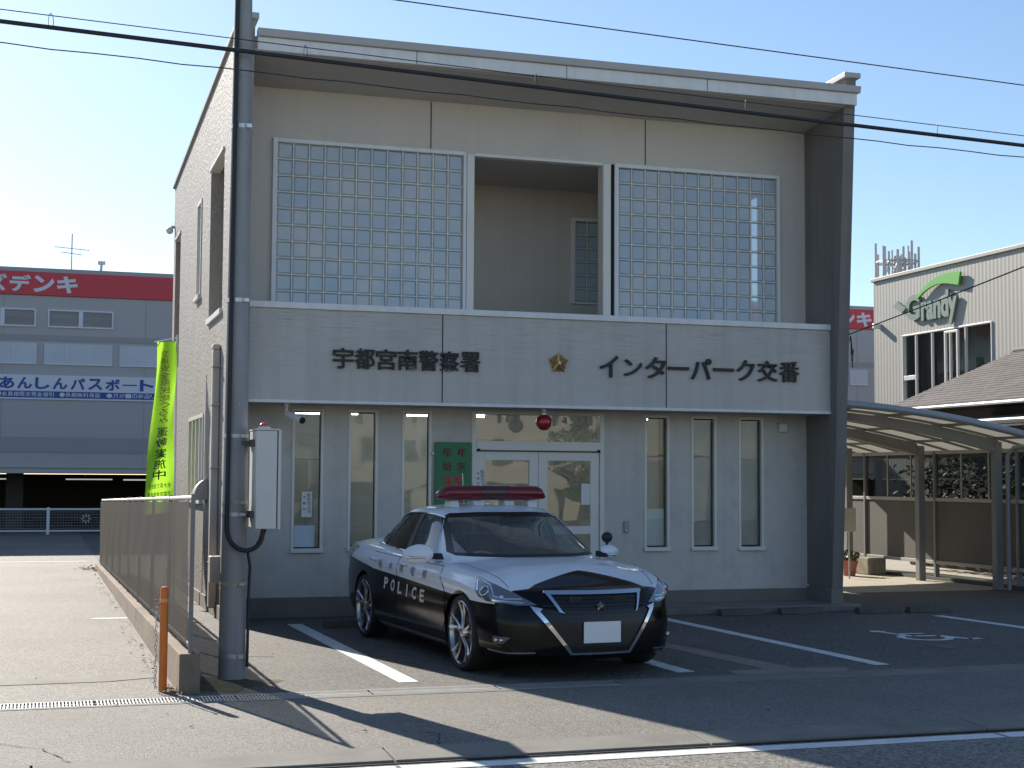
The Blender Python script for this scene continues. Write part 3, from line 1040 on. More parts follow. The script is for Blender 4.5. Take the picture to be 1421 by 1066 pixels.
st = paper(5.0, 5.115, 1.42, 1.74, YW - 0.002, 'white vertical camera sticker on the left door frame', M_WHITE, 'sticker')
vtext('防犯カメラ', 5.088, 1.72, 0.046, YW - 0.0055, st, M_INK)
vtext('作動中', 5.035, 1.69, 0.03, YW - 0.0055, st, M_INK, pitch=2.0)

# things fixed to the front
gb = thing('notice_board', 'green notice board with red and black characters left of the entrance', 'sign board', (4.70, YW, 1.0))
M_GREEN = mat('green_board', (0.035, 0.19, 0.075), 0.5, var=0.1, vscale=6)
obj('board', MB().box(4.485, 4.935, YW - 0.045, YW - 0.02, 0.75, 2.047), M_GREEN, gb, bevel=0.004)
M_MAROON = mat('maroon_ink', (0.13, 0.02, 0.018), 0.5)
M_RED = mat('red_ink', (0.50, 0.03, 0.025), 0.5)
vtext('年末', 4.815, 1.985, 0.115, YW - 0.0465, gb, M_MAROON, pitch=1.45, off=0.03)
vtext('年始', 4.635, 1.985, 0.115, YW - 0.0465, gb, M_MAROON, pitch=1.45, off=0.03)
vtext('特別警戒', 4.72, 1.66, 0.235, YW - 0.0465, gb, M_RED, pitch=1.1, off=0.012)
m = MB()
for x in (4.462, 4.958):
    m.lathe([(0.0, -0.05), (0.018, -0.05), (0.018, -0.001), (0.0, -0.001)], 12, (x, YW, 1.91), 'y')
obj('fixing_screw', m, M_STEEL, gb, smooth=40)
rl = thing('round_red_lamp', 'round red police lamp hanging under the sign band above the entrance', 'lamp', (5.705, 16.62, 2.45))
obj('lamp_globe', MB().sphere((5.705, 16.62, 2.285), 0.098, 28), mat('red_globe', (0.33, 0.012, 0.02), 0.12, coat=0.5), rl, smooth=60)
obj('lamp_neck', MB().lathe([(0.0, 0.0), (0.03, 0.0), (0.03, -0.035), (0.045, -0.05), (0.045, -0.075)], 20, (5.705, 16.62, 2.449)), M_STEEL, rl, smooth=40)
cm = thing('security_camera', 'white bullet security camera under the band above the leftmost window', 'camera', (2.66, 16.62, 2.449))
obj('camera_mount', MB().lathe([(0, 0), (0.035, 0), (0.035, -0.02), (0.018, -0.03), (0.018, -0.1), (0, -0.1)], 16, (2.645, 16.66, 2.449)), M_WHITE, cm, smooth=40)
bd = MB()
a, b = Vector((2.64, 16.66, 2.345)), Vector((2.80, 16.44, 2.245))
bd.tube([a, a.lerp(b, 0.9)], 0.042, 4)
obj('camera_body', bd, M_WHITE, cm, bevel=0.01)
obj('camera_lens', MB().tube([a.lerp(b, 0.905), b], [0.038, 0.034], 12), M_BLACK, cm, smooth=40)
wl_ = thing('wall_lamp', 'small square white box lamp at the upper right corner of the front wall', 'wall lamp', (9.11, YW, 2.29))
obj('lamp_box', MB().box(9.055, 9.168, YW - 0.06, YW - 0.001, 2.234, 2.344), M_WHITE, wl_, bevel=0.01)
obj('lamp_top', MB().box(9.05, 9.173, YW - 0.064, YW - 0.001, 2.346, 2.352), M_STEEL, wl_)
bl = thing('door_intercom', 'small grey intercom on the wall right of the entrance', 'intercom', (6.95, YW, 1.03))
obj('intercom_box', MB().box(6.918, 6.984, YW - 0.03, YW - 0.001, 0.955, 1.10), mat('intercom_grey', (0.33, 0.34, 0.36), 0.4), bl, bevel=0.008)
obj('call_button', MB().lathe([(0, -0.036), (0.012, -0.036), (0.012, -0.031), (0, -0.031)], 12, (6.951, YW, 0.985), 'y'), M_WHITE, bl)
# on the left side wall
sec = [(1.988 - 0.17 * math.sin(R(a)), 1.33 + 0.26 * math.cos(R(a))) for a in range(0, 91, 10)]
poly = sec + [(1.988, 1.33)]
m = MB()
m.prism(poly, 'y', 18.55, 18.95)
o = obj('vent_hood', m, mat('hood_grey', (0.30, 0.30, 0.30), 0.5), None, (1.988, 18.75, 1.33), smooth=30)
tag(o, 'quarter round grey vent hood on the sunlit side wall by the banner', 'vent hood')
du = thing('conduit_cover', 'tall beige pipe cover running down the sunlit left side wall', 'pipe cover', (1.95, 17.5, 0.1))
M_DUCT = mat('beige_pipe_cover', (0.60, 0.53, 0.46), 0.5, var=0.04, vscale=3)
obj('cover', MB().box(1.90, 1.988, 17.45, 17.58, 0.10, 3.1), M_DUCT, du, bevel=0.015)
obj('cover_top', MB().box(1.895, 1.988, 17.44, 17.59, 3.1, 3.17), M_DUCT, du, bevel=0.02)
m = MB()
for z in (0.62, 1.72, 2.45, 2.9):
    m.box(1.893, 1.989, 17.38, 17.60, z, z + 0.014)
obj('pipe_clamp', m, M_STEEL, du)
du2 = obj('outlet_box', MB().box(1.86, 1.988, 16.98, 17.16, 0.42, 0.72), M_DUCT, None, (1.92, 17.07, 0.42), bevel=0.01)
tag(du2, 'small beige junction box low on the left side wall beside the pipe cover', 'junction box')
sl = thing('security_lamp', 'tiny lamp on the far upper edge of the left side wall', 'lamp', (1.97, 24.2, 5.6))
obj('lamp_arm', MB().box(1.93, 1.989, 24.17, 24.23, 5.62, 5.66), M_STEEL, sl)
obj('lamp_head', MB().sphere((1.91, 24.2, 5.58), 0.06, 12), M_WHITE, sl, smooth=60)

# ------------------------------------------------------------------ utility pole and what hangs on it
PXc, PYc = 1.51, 12.08
pole = thing('utility_pole', 'grey concrete utility pole standing at the left corner of the police box lot', 'utility pole', (PXc, PYc, 0))
m = MB().lathe([(0.0, 0.0)] + [(0.109 - z / 150.0, z) for z in (0, 1, 2, 3, 4, 5, 6, 7, 8, 9)] + [(0, 9.0)], 40, (PXc, PYc, 0))
obj('shaft', m, M_POLE, pole, smooth=40)
M_BAND_S = mat('steel_band', (0.62, 0.62, 0.60), 0.35, 0.7, var=0.2, vscale=20)
M_BAND_Y = mat('weathered_band', (0.42, 0.40, 0.30), 0.6, 0.2, var=0.3, vscale=15)
for z, h, mm in ((0.17, 0.035, M_STEEL), (0.745, 0.03, M_BAND_Y), (1.235 + 0.16, 0.03, M_BAND_Y), (3.03, 0.032, M_BAND_S), (4.46, 0.035, M_BAND_S), (1.30, 0.03, M_STEEL), (1.93, 0.03, M_STEEL)):
    r = 0.109 - z / 150.0 + 0.004
    m = MB().lathe([(r - 0.006, z), (r, z), (r, z + h), (r - 0.006, z + h)], 40, (PXc, PYc, 0))
    m.box(PXc + 0.03, PXc + 0.075, PYc - r - 0.012, PYc - r + 0.02, z + 0.002, z + h - 0.002)
    obj('pole_band', m, mm, pole, smooth=40)
m = MB()
for z, a in ((1.87, -0.15), (2.2, 0.1), (3.35, -0.3)):
    r = 0.109 - z / 150
    m.sphere((PXc + math.sin(a) * r, PYc - math.cos(a) * r, z), 0.011, 10)
obj('pole_bolt', m, M_STEEL, pole, smooth=60)
# step pegs left out: none in view. conduit down the front of the pole with a loop into the meter box
cp = []
for i in range(20):
    z = 9.0 - i * (9.0 - 1.24) / 19
    r = 0.109 - z / 150
    cp.append((PXc - r * 0.62 - 0.012, PYc - r * 0.78 - 0.028, z))
x0_, y0_, z0_ = cp[-1]
bx, by = 1.71, 11.86
for i in range(1, 17):
    a = math.pi * i / 16
    cxm, hw = (x0_ + bx) / 2, (bx - x0_) / 2
    cp.append((cxm - hw * math.cos(a), y0_ + (by - y0_) * i / 16, z0_ - 0.19 * math.sin(a) ** 0.8 - 0.04 * i / 16))
cp.append((bx, by, 1.205))
cd = obj('cable_conduit', MB().tube(cp, 0.019, 10), M_CABLE, None, (PXc, PYc - 0.13, 0.9), smooth=60)
tag(cd, 'thick black cable running down the pole and looping up into the meter box', 'cable')
m = MB().tube([(1.60, 11.93, 1.03), (1.625, 11.955, 0.9), (1.622, 11.985, 0.70), (1.62, 12.0, 0.1)], 0.012, 8)
m.tube([(1.70, 11.85, 1.2), (1.68, 11.86, 1.12), (1.63, 11.89, 1.02)], 0.006, 6, 1)
m.tube([(1.735, 11.86, 1.2), (1.71, 11.87, 1.12), (1.66, 11.9, 1.04)], 0.005, 6, 1)
ew = obj('earth_wire', m, [M_CABLE, M_WHITE], None, (1.62, 12.0, 0.1), smooth=60)
tag(ew, 'thin dark earth wire with white strands dropping from the cable loop to the ground', 'wire')
mb = thing('meter_box', 'tall white metal box bracketed to the right of the utility pole', 'meter box', (1.73, 11.9, 1.20))
obj('box_body', MB().box(1.635, 1.80, 11.76, 12.16, 1.205, 1.985), M_BOX, mb, bevel=0.008)
obj('box_door', MB().box(1.808, 1.832, 11.755, 12.165, 1.20, 1.99), M_BOX, mb, bevel=0.006)
obj('box_hood', MB().box(1.632, 1.806, 11.75, 12.17, 1.987, 2.0), M_BOX, mb)
m = MB()
for z in (1.30, 1.87):
    m.box(1.54, 1.634, 11.99, 12.03, z, z + 0.035)
    m.box(1.61, 1.634, 11.86, 12.12, z - 0.01, z + 0.045)
obj('bracket', m, mat('bracket_grey', (0.10, 0.10, 0.10), 0.6), mb, bevel=0.004)
m = MB().box(1.833, 1.845, 11.9, 11.94, 1.40, 1.46)
m.box(1.833, 1.85, 11.88, 11.96, 1.36, 1.37)
obj('box_latch', m, M_STEEL, mb, bevel=0.003)
al = thing('alarm_lamp', 'small red dome lamp on top of the white meter box', 'lamp', (1.705, 11.85, 2.0))
obj('lamp_base', MB().lathe([(0, 0), (0.05, 0), (0.05, 0.015), (0, 0.015)], 20, (1.705, 11.85, 2.001)), M_WHITE, al, smooth=40)
obj('lamp_dome', MB().sphere((1.705, 11.85, 2.017), 0.043, 20, 0, (1, 1, 0.8)), mat('red_dome', (0.62, 0.10, 0.06), 0.15, coat=0.6), al, smooth=60)

# overhead lines, strung far past both sides of the picture
def sag(p, q, s, n=40):
    p, q = Vector(p), Vector(q)
    return [p.lerp(q, i / n) - Vector((0, 0, s * 4 * (i / n) * (1 - i / n))) for i in range(n + 1)]
Yc = 11.9
def overhead(name, p, q, s, r, lab, hangers=False, wav=0.0):
    pts = sag(p, q, s, 120 if wav else 60)
    if wav:
        pts = [v + Vector((0, 0, wav * math.sin(i * 2.2))) for i, v in enumerate(pts)]
    m = MB().tube(pts, r, 8)
    if hangers:
        pm = sag((p[0], p[1], p[2] + 0.085), (q[0], q[1], q[2] + 0.085), s * 0.9, 60)
        m.tube(pm, 0.004, 6)
        for i in range(2, 59):
            a, b = pts[i], pm[i]
            loop = []
            for k in range(9):
                w = 2 * math.pi * k / 8
                mid = (a + b) / 2
                loop.append(mid + Vector((0.02 * math.sin(w), 0.03 * math.sin(w), (abs(b.z - a.z) / 2 + r) * math.cos(w))))
            if i % 3 == 0:
                m.tube(loop, 0.003, 4, cap=False)
    o = obj(name, m, M_CABLE, None, p, smooth=60)
    return tag(o, lab, 'overhead cable')
overhead('overhead_cable', (-14, Yc, 5.60), (26, Yc, 4.46), 0.10, 0.0185, 'thick black bundled cable with wire loops crossing in front of the upper storey', True)
overhead('overhead_wire', (-14, Yc - 0.02, 5.36), (26, Yc - 0.02, 4.46), 0.12, 0.005, 'thin twisted wire hanging just below the thick black cable', False, 0.006)
overhead('overhead_wire', (-14, 12.6, 6.40), (26, 12.6, 5.23), 0.05, 0.006, 'single thin wire high above the roof at the top of the picture')
m = MB().tube(sag((9.63, 16.35, 3.44), (8.2, 6.1, 4.12), 0.04, 40), 0.007, 6)
coil = []
for k in range(60):
    a = 2 * math.pi * k / 20
    coil.append((9.68 + 0.03 * k / 60, 16.33 + 0.02 * math.cos(a * 0.7), 3.35 - k * 0.004 + 0.1 * math.sin(a)))
m.tube(coil, 0.006, 6)
o = obj('service_wire', m, M_CABLE, None, (9.63, 16.35, 3.44), smooth=60)
tag(o, 'thin drop wire from the right corner of the police box rising past the corrugated building', 'wire')

# ------------------------------------------------------------------ left boundary: concrete kerb wall, net fence, orange post
kw = MB()
for a, b, za, zb in ((11.33, 19, 0.295, 0.19), (19.004, 26.9, 0.19, 0.10)):
    vs = []
    for y, z in ((a, za), (b, zb)):
        xo = 1.03 + (y - 11.3) * -0.0035
        vs += [(xo, y, -0.05), (xo + 0.155, y, -0.05), (xo + 0.155, y, z), (xo, y, z)]
    kw.add(vs, [(0, 1, 2, 3), (7, 6, 5, 4), (0, 4, 5, 1), (1, 5, 6, 2), (2, 6, 7, 3), (3, 7, 4, 0)])
o = obj('boundary_kerb_wall', kw, M_CONC_OLD, None, (1.1, 11.4, 0), bevel=0.008)
tag(o, 'low brownish concrete wall under the grey net fence, between driveway and parking lot', 'low wall')
fn = thing('net_fence', 'brown-grey net fence on the low concrete wall left of the police box', 'fence', (1.13, 11.3, 0.3))
fx = lambda y: 1.115 - (y - 11.3) * 0.0035
def net_mat():
    m = mat('shade_net', (0.095, 0.086, 0.078), 0.9, var=0.05, vscale=2, spec=0.05)
    nt = m.node_tree
    tr = nt.nodes.new('ShaderNodeBsdfTransparent')
    mx = nt.nodes.new('ShaderNodeMixShader')
    mx.inputs[0].default_value = 0.88
    tl = nt.nodes.new('ShaderNodeBsdfTranslucent')
    tl.inputs['Color'].default_value = (0.08, 0.066, 0.056, 1)
    m2 = nt.nodes.new('ShaderNodeMixShader')
    m2.inputs[0].default_value = 0.25
    nt.links.new(nt.nodes['Principled BSDF'].outputs[0], m2.inputs[1])
    nt.links.new(tl.outputs[0], m2.inputs[2])
    nt.links.new(tr.outputs[0], mx.inputs[1])
    nt.links.new(m2.outputs[0], mx.inputs[2])
    nt.links.new(mx.outputs[0], nt.nodes['Material Output'].inputs['Surface'])
    return m
NET = net_mat()
nv, nf = [], []
NY, NZ = 70, 6
for i in range(NY + 1):
    y = 11.42 + (26.7 - 11.42) * i / NY
    t = i / NY
    zt = 1.44 + (1.19 - 1.44) * t - 0.018 * abs(math.sin(i * math.pi / 5))
    zb = 0.335 + (0.12 - 0.335) * t + 0.016 * abs(math.sin(i * math.pi / 4 + 1))
    for k in range(NZ + 1):
        w = k / NZ
        nv.append((fx(y) - 0.028 + 0.006 * math.sin(i * 0.9 + k) * math.sin(math.pi * w), y, zb + (zt - zb) * w))
for i in range(NY):
    for k in range(NZ):
        a = i * (NZ + 1) + k
        nf.append((a, a + 1, a + NZ + 2, a + NZ + 1))
obj('net', MB().add(nv, nf), NET, fn, smooth=180)
ft = lambda y: 1.455 + (1.20 - 1.455) * (y - 11.4) / 15.3
fb = lambda y: 0.345 + (0.13 - 0.345) * (y - 11.4) / 15.3
obj('top_rail', MB().tube([(fx(y), y, ft(y)) for y in (11.4, 19, 26.7)], 0.017, 8), M_STEEL, fn, smooth=40)
obj('bottom_rail', MB().tube([(fx(y), y, fb(y)) for y in (11.4, 19, 26.7)], 0.016, 8), M_STEEL, fn, smooth=40)
fk = mat('fence_post_grey', (0.25, 0.23, 0.21), 0.6)
y = 11.4
while y < 26.9:
    obj('fence_post', MB().box(fx(y) - 0.016, fx(y) + 0.016, y - 0.016, y + 0.016, 0.05, ft(y) + 0.03), fk, fn, bevel=0.004)
    y += 1.912
# mesh wires behind the net
m = MB()
y = 11.5
while y < 26.6:
    m.tube([(fx(y) + 0.004, y, fb(y)), (fx(y) + 0.004, y, ft(y))], 0.0022, 4)
    y += 0.1
obj('wire_mesh', m, M_STEEL, fn)

bp = thing('orange_post', 'orange barrier post with a chain beside the end of the low wall', 'barrier post', (0.925, 11.5, 0))
tilt = 0.012
obj('post_body', MB().lathe([(0, 0), (0.031, 0), (0.031, 0.745), (0.03, 0.765), (0.022, 0.782), (0, 0.786)], 28, (0.925, 11.5, 0.0)), M_ORANGE, bp, smooth=40)
obj('reflective_band', MB().lathe([(0.0315, 0.67), (0.0335, 0.67), (0.0335, 0.695), (0.0315, 0.695)], 28, (0.925, 11.5, 0)), mat('pale_orange_band', (0.80, 0.42, 0.22), 0.4), bp, smooth=40)
obj('chain_hook', MB().tube([(0.90, 11.49, 0.66), (0.875, 11.487, 0.655), (0.862, 11.486, 0.668), (0.86, 11.486, 0.69)], 0.007, 8), M_ORANGE, bp, smooth=60)
ch = MB()
for k in range(34):
    z = 0.655 - k * 0.0188
    pts = []
    for i in range(9):
        a = 2 * math.pi * i / 8
        u, v = 0.008 * math.cos(a), 0.0135 * math.sin(a)
        pts.append((0.868 + (u if k % 2 else 0) + 0.004 * math.sin(k), 11.487 + (0 if k % 2 else u), z + v))
    ch.tube(pts, 0.0032, 5, cap=False)
o = obj('chain', ch, mat('chain_steel', (0.55, 0.55, 0.55), 0.35, 0.8), None, (0.868, 11.487, 0.0), smooth=60)
tag(o, 'steel chain hanging down along the left side of the orange post', 'chain')
# dry leaves and grit caught at the wall end and along its foot
lv = MB()
def leaf(x, y, z, s):
    a = random.random() * 6.28
    t = (random.random() - 0.5) * 1.2
    c, n = math.cos(a), math.sin(a)
    lv.add([(x - c * s, y - n * s, z), (x + n * s * 0.5, y - c * s * 0.5, z + s * abs(t)), (x + c * s, y + n * s, z + 0.004), (x - n * s * 0.5, y + c * s * 0.5, z + s * 0.3)], [(0, 1, 2, 3)], random.choice((0, 0, 1, 2)))
for _ in range(210):
    leaf(1.0 + random.gauss(0, 0.05), 11.46 + random.gauss(0, 0.12), 0.006 + random.random() * 0.02, 0.008 + random.random() * 0.013)
for _ in range(190):
    y = 11.6 + random.random() ** 1.5 * 15
    leaf(fx(y) - 0.11 - abs(random.gauss(0, 0.07)), y, 0.005 + random.random() * 0.01, 0.008 + random.random() * 0.016)
for _ in range(70):
    leaf(1.0 - abs(random.gauss(0, 0.15)), 26.8 + random.gauss(0, 0.3), 0.006 + random.random() * 0.03, 0.015 + random.random() * 0.03)
for _ in range(36):
    leaf(random.uniform(-0.5, 9), random.uniform(8.9, 14), 0.005, 0.008 + random.random() * 0.014)
o = obj('leaf_litter', lv, [mat('dry_leaf', (0.30, 0.21, 0.11), 0.8), mat('pale_litter', (0.55, 0.52, 0.47), 0.8), mat('dark_litter', (0.06, 0.045, 0.03), 0.8)])
o['kind'] = 'stuff'
# moss and soil at the foot of the pole
sp = MB()
n = 40
vs = [(1.45, 11.75, 0.012)]
for i in range(n):
    a = 2 * math.pi * i / n
    r = 0.32 + 0.09 * math.sin(3 * a + 1) + 0.05 * math.sin(7 * a)
    vs.append((1.45 + r * 1.0 * math.cos(a), 11.78 + r * 1.15 * math.sin(a), 0.002))
sp.add(vs, [(0, 1 + i, 1 + (i + 1) % n) for i in range(n)])
structure(obj('soil_patch', sp, mat('mossy_soil', (0.10, 0.088, 0.05), 0.95, var=0.35, vscale=14, bump=0.6, bscale=60, bdist=0.01)))

# banner behind the fence
fl = thing('banner_flag', 'yellow-green vertical banner on a slim pole behind the net fence', 'banner', (1.70, 19.9, 0))
obj('banner_pole', MB().tube([(1.725, 20.0, 0), (1.70, 20.0, 3.50)], 0.013, 10), M_WHITE, fl, smooth=40)
# cloth seen from behind: u runs from the pole outwards
def cloth(u, v):
    """u 0..1 from pole to free edge, v 0..1 from bottom to top"""
    wdt = 0.22 + 0.13 * (1 - v) ** 1.2
    x = 1.69 - wdt * u - 0.02 * math.sin(v * 7) * u + 0.012 * math.sin(6 * u + 9 * v)
    y = 20.0 + 0.34 * u + 0.075 * math.sin(5.5 * u + 5 * v) * (0.25 + u) + 0.03 * math.sin(13 * v + 3 * u)
    z = 1.15 + 2.27 * v - 0.05 * u * (1 - v)
    return (x, y, z)
NU, NV = 16, 60
cv = [cloth(i / NU, k / NV) for i in range(NU + 1) for k in range(NV + 1)]
cf = [(i * (NV + 1) + k, (i + 1) * (NV + 1) + k, (i + 1) * (NV + 1) + k + 1, i * (NV + 1) + k + 1) for i in range(NU) for k in range(NV)]
def cloth_mat():
    m = mat('lime_cloth', (0.20, 0.55, 0.015), 0.8)
    nt = m.node_tree
    tl = nt.nodes.new('ShaderNodeBsdfTranslucent')
    tl.inputs['Color'].default_value = (0.36, 0.70, 0.05, 1)
    mx = nt.nodes.new('ShaderNodeMixShader')
    mx.inputs[0].default_value = 0.6
    nt.links.new(nt.nodes['Principled BSDF'].outputs[0], mx.inputs[1])
    nt.links.new(tl.outputs[0], mx.inputs[2])
    nt.links.new(mx.outputs[0], nt.nodes['Material Output'].inputs['Surface'])
    return m
obj('banner_cloth', MB().add(cv, cf), cloth_mat(), fl, smooth=180)
obj('banner_arm', MB().tube([(1.715, 20.0, 3.46), (1.44, 20.38, 3.43)], 0.009, 8), M_WHITE, fl, smooth=40)
def cloth_text(chars, v_top, v_size, mm, w=0.46, off=0.02):
    mes = []
    for i, c in enumerate(chars):
        me = fit_text(c, 0.5 + w / 2, 0.5 - w / 2, 0, 1, 0, off)      # mirrored: read from the back
        vt = v_top - i * v_size
        for v in me.vertices:
            u_, v_ = 1 - v.co.x, vt - v_size * 0.9 + v.co.y * v_size * 0.9
            p = Vector(cloth(u_, v_))
            q1, q2 = Vector(cloth(u_ + .01, v_)), Vector(cloth(u_, v_ + .01))
            n = (q1 - p).cross(q2 - p).normalized()
            if n.y > 0:
                n = -n
            v.co = p + n * 0.004
        mes.append(me)
    return link_mesh('banner_lettering', join_meshes(mes, 'banner_lettering'), mm, fl)
cloth_text('交通安全県民総ぐるみ', 0.95, 0.043, mat('banner_brown', (0.16, 0.035, 0.01), 0.7), 0.40, 0.0)
cloth_text('運動実施中', 0.50, 0.062, mat('banner_black', (0.012, 0.02, 0.012), 0.7), 0.50, 0.01)
def cloth_row(chars, v0, h, mm):
    mes = []
    n = len(chars)
    for i, c in enumerate(chars):
        a, b = 0.10 + 0.8 * i / n, 0.10 + 0.8 * (i + 0.9) / n
        me = fit_text(c, a, b, 0, 1, 0, 0.01)
        for v in me.vertices:
            u_, v_ = v.co.x, v0 + v.co.y * h
            v.co = Vector(cloth(u_, v_)) + Vector((-0.001, -0.005, 0))
        mes.append(me)
    return link_mesh('banner_lettering', join_meshes(mes, 'banner_lettering'), mm, fl)
cloth_row('栃木県交通安全', 0.145, 0.03, mat('banner_brown', (0, 0, 0)))
cloth_row('宇都宮南警察署', 0.095, 0.03, mat('banner_black', (0, 0, 0)))

# ------------------------------------------------------------------ electronics store behind
YK = 45.0
KX0, KX1 = -30.0, 40.0
M_KS = mat('store_wall_paint', (0.42, 0.41, 0.42), 0.8, var=0.04, vscale=0.3)
M_KRED = mat('store_red_band', (0.58, 0.055, 0.075), 0.6)
M_KWHITE = mat('store_white', (0.62, 0.66, 0.74), 0.6)
M_KBLUE = mat('store_blue', (0.03, 0.075, 0.30), 0.6)
ks = thing('electronics_store', 'long grey store building with a red roof band and a white and blue banner sign', 'store', (5, YK, 0))
P5 = lambda u, v, w: (u, w, v)
obj('wall', MB().box(KX0, KX1, YK, YK + 30, 1.85, 6.87), M_KS, ks)
m = MB()
m.box(KX0, KX1, YK - 0.04, YK + 30, 7.56, 7.68)
obj('parapet_cap', m, mat('parapet_grey', (0.36, 0.36, 0.37), 0.6), ks)
obj('red_band', MB().box(KX0, KX1, YK - 0.06, YK + 29.9, 6.88, 7.555), M_KRED, ks)
obj('lower_ledge', MB().box(KX0, KX1, YK - 0.10, YK - 0.002, 1.86, 1.92).box(KX0, KX1, YK - 0.05, YK + 0.6, 1.70, 1.848), mat('ledge_white', (0.42, 0.42, 0.41), 0.6), ks)
obj('wall_stripe', MB().box(KX0, KX1, YK - 0.02, YK - 0.003, 2.30, 2.75).box(KX0, KX1, YK - 0.02, YK - 0.003, 5.56, 5.72), mat('stripe_grey', (0.33, 0.32, 0.33), 0.8), ks)
for x in range(-24, 40, 4):
    obj('wall_seam', MB().box(x + 2.9, x + 2.92, YK - 0.006, YK - 0.001, 1.93, 6.86), mat('stripe_grey', (0, 0, 0)), ks)
# open car deck under it
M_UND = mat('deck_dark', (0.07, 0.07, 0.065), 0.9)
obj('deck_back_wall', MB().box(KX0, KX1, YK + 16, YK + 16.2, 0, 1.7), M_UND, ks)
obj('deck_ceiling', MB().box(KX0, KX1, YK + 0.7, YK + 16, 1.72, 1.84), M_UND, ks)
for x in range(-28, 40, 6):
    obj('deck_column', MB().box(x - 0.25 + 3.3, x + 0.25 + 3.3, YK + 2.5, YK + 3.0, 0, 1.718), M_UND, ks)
for x, y in ((-1.35, YK + 6.5), (1.6, YK + 6.5), (3.2, YK + 1.6), (-6, YK + 4)):
    m = MB().box(x - 0.75, x + 0.75, y - 0.05, y + 0.05, 1.50, 1.54)
    l = obj('deck_light', m, mat('deck_tube', (0.95, 0.95, 0.9), 0.5, emit=0.25), ks)
def kwin(x0, x1, z0, z1, lou=True):
    m = MB()
    w = 0.045
    y = YK - 0.05
    m.box(x0, x0 + w, y, YK + 0.02, z0, z1).box(x1 - w, x1, y, YK + 0.02, z0, z1)
    m.box(x0 + w, x1 - w, y, YK + 0.02, z1 - w, z1).box(x0 + w, x1 - w, y, YK + 0.02, z0, z0 + w)
    xm_ = (x0 + x1) / 2
    m.box(xm_ - 0.06, xm_ + 0.06, y, YK + 0.02, z0 + w, z1 - w)
    f = obj('window', m, M_KWHITE, ks)
    p = MB().box(x0 + w, xm_ - 0.06, YK - 0.02, YK - 0.004, z0 + w, z1 - w).box(xm_ + 0.06, x1 - w, YK - 0.02, YK - 0.004, z0 + w, z1 - w)
    obj('louvre', p, mat('louvre_grey', (0.24, 0.235, 0.235), 0.6, var=0.2, vscale=1.0, stretch=(0.3, 1, 14)), f)
xk = 0.13
for i in range(-4, 1):
    kwin(xk + i * 2.18, xk + 1.85 + i * 2.18, 5.95, 6.48)
def kpanel(x0, x1, z0, z1):
    m = MB().box(x0, x1, YK - 0.035, YK - 0.003, z0, z1)
    f = obj('window', m, mat('store_blind', (0.50, 0.54, 0.60), 0.45, var=0.06, vscale=0.8), ks)
    k = MB().box(x0, x1, YK - 0.05, YK - 0.036, z0, z0 + 0.04)
    for i in (1, 2):
        xx = x0 + (x1 - x0) * i / 3
        k.box(xx - 0.012, xx + 0.012, YK - 0.045, YK - 0.036, z0 + 0.04, z1)
    obj('window_bar', k, M_KWHITE, f)
for i in range(-4, 2):
    kpanel(0.05 + i * 2.12, 1.97 + i * 2.12, 4.86, 5.48)
kpanel(26.6, 27.3, 4.92, 5.46)
kpanel(27.75, 28.6, 4.92, 5.46)
# red band lettering and the banner
def kfit(body, x0, x1, z0, z1, y, off=0.0, gap=0.1, bx=None):
    return [on_plane(fit_text(c, a, b, lo, hi, 0.0, off), facing_street(y)) for c, a, b, lo, hi in row(body, x0, x1, (z0 + z1) / 2, z1 - z0, bx, gap)]
def kmesh(name, mes, mm, parent):
    return link_mesh(name, join_meshes(mes, name), mm, parent)
kmesh('roof_lettering', kfit('ケーズデンキ', -2.95, 0.98, 6.96, 7.46, YK - 0.075, 0.045), M_KWHITE, ks)
kmesh('roof_lettering', kfit('ケーズデンキ', 23.5, 27.5, 6.96, 7.46, YK - 0.075, 0.045), M_KWHITE, ks)
obj('banner_sign', MB().box(-4.2, 5.4, YK - 0.06, YK - 0.003, 3.84, 4.55), M_KWHITE, ks)
obj('banner_strip', MB().box(-4.15, 5.35, YK - 0.07, YK - 0.0605, 3.89, 4.08), M_KBLUE, ks)
kmesh('banner_lettering', kfit('あんしんパスポート', -1.2, 3.22, 4.14, 4.48, YK - 0.068, 0.035, 0.16) + kfit('カード', 3.32, 4.9, 4.14, 4.48, YK - 0.068, 0.03, 0.16), M_KBLUE, ks)
kmesh('banner_lettering', kfit('●会員様限定現金値引', -1.25, 0.36, 3.925, 4.05, YK - 0.076, 0.01, 0.1), M_KWHITE, ks)
kmesh('banner_lettering', kfit('●長期無料保証', 0.50, 1.66, 3.925, 4.05, YK - 0.076, 0.01, 0.1), M_KWHITE, ks)
kmesh('banner_lettering', kfit('●万が一の商品リコール', 1.82, 3.8, 3.925, 4.05, YK - 0.076, 0.01, 0.1), M_KWHITE, ks)
# roof aerial and vent
ae = thing('roof_aerial', 'thin television aerial on the roof of the grey store', 'aerial', (0.77, 46, 7.69))
obj('mast', MB().tube([(0.77, 46, 7.69), (0.77, 46, 8.9)], 0.02, 6), M_STEEL, ae)
m = MB()
for z, l in ((8.45, 0.5), (8.3, 0.3)):
    m.tube([(0.77 - l, 46 - 0.2, z), (0.77 + l, 46 + 0.2, z)], 0.012, 5)
    for k in range(-4, 5):
        m.tube([(0.77 + l * k / 4, 46 - 0.2 + 0.05 * k, z - 0.12), (0.77 + l * k / 4, 46 + 0.3 + 0.05 * k, z + 0.08)], 0.008, 4)
obj('elements', m, M_STEEL, ae)
obj('mast_foot', MB().lathe([(0, 0.12), (0.15, 0.1), (0.25, 0.0)], 16, (0.77, 46, 7.69)), M_STEEL, ae)
rv = thing('roof_vent', 'short vent pipe with a cap on the roof of the grey store', 'vent pipe', (1.62, 46, 7.69))
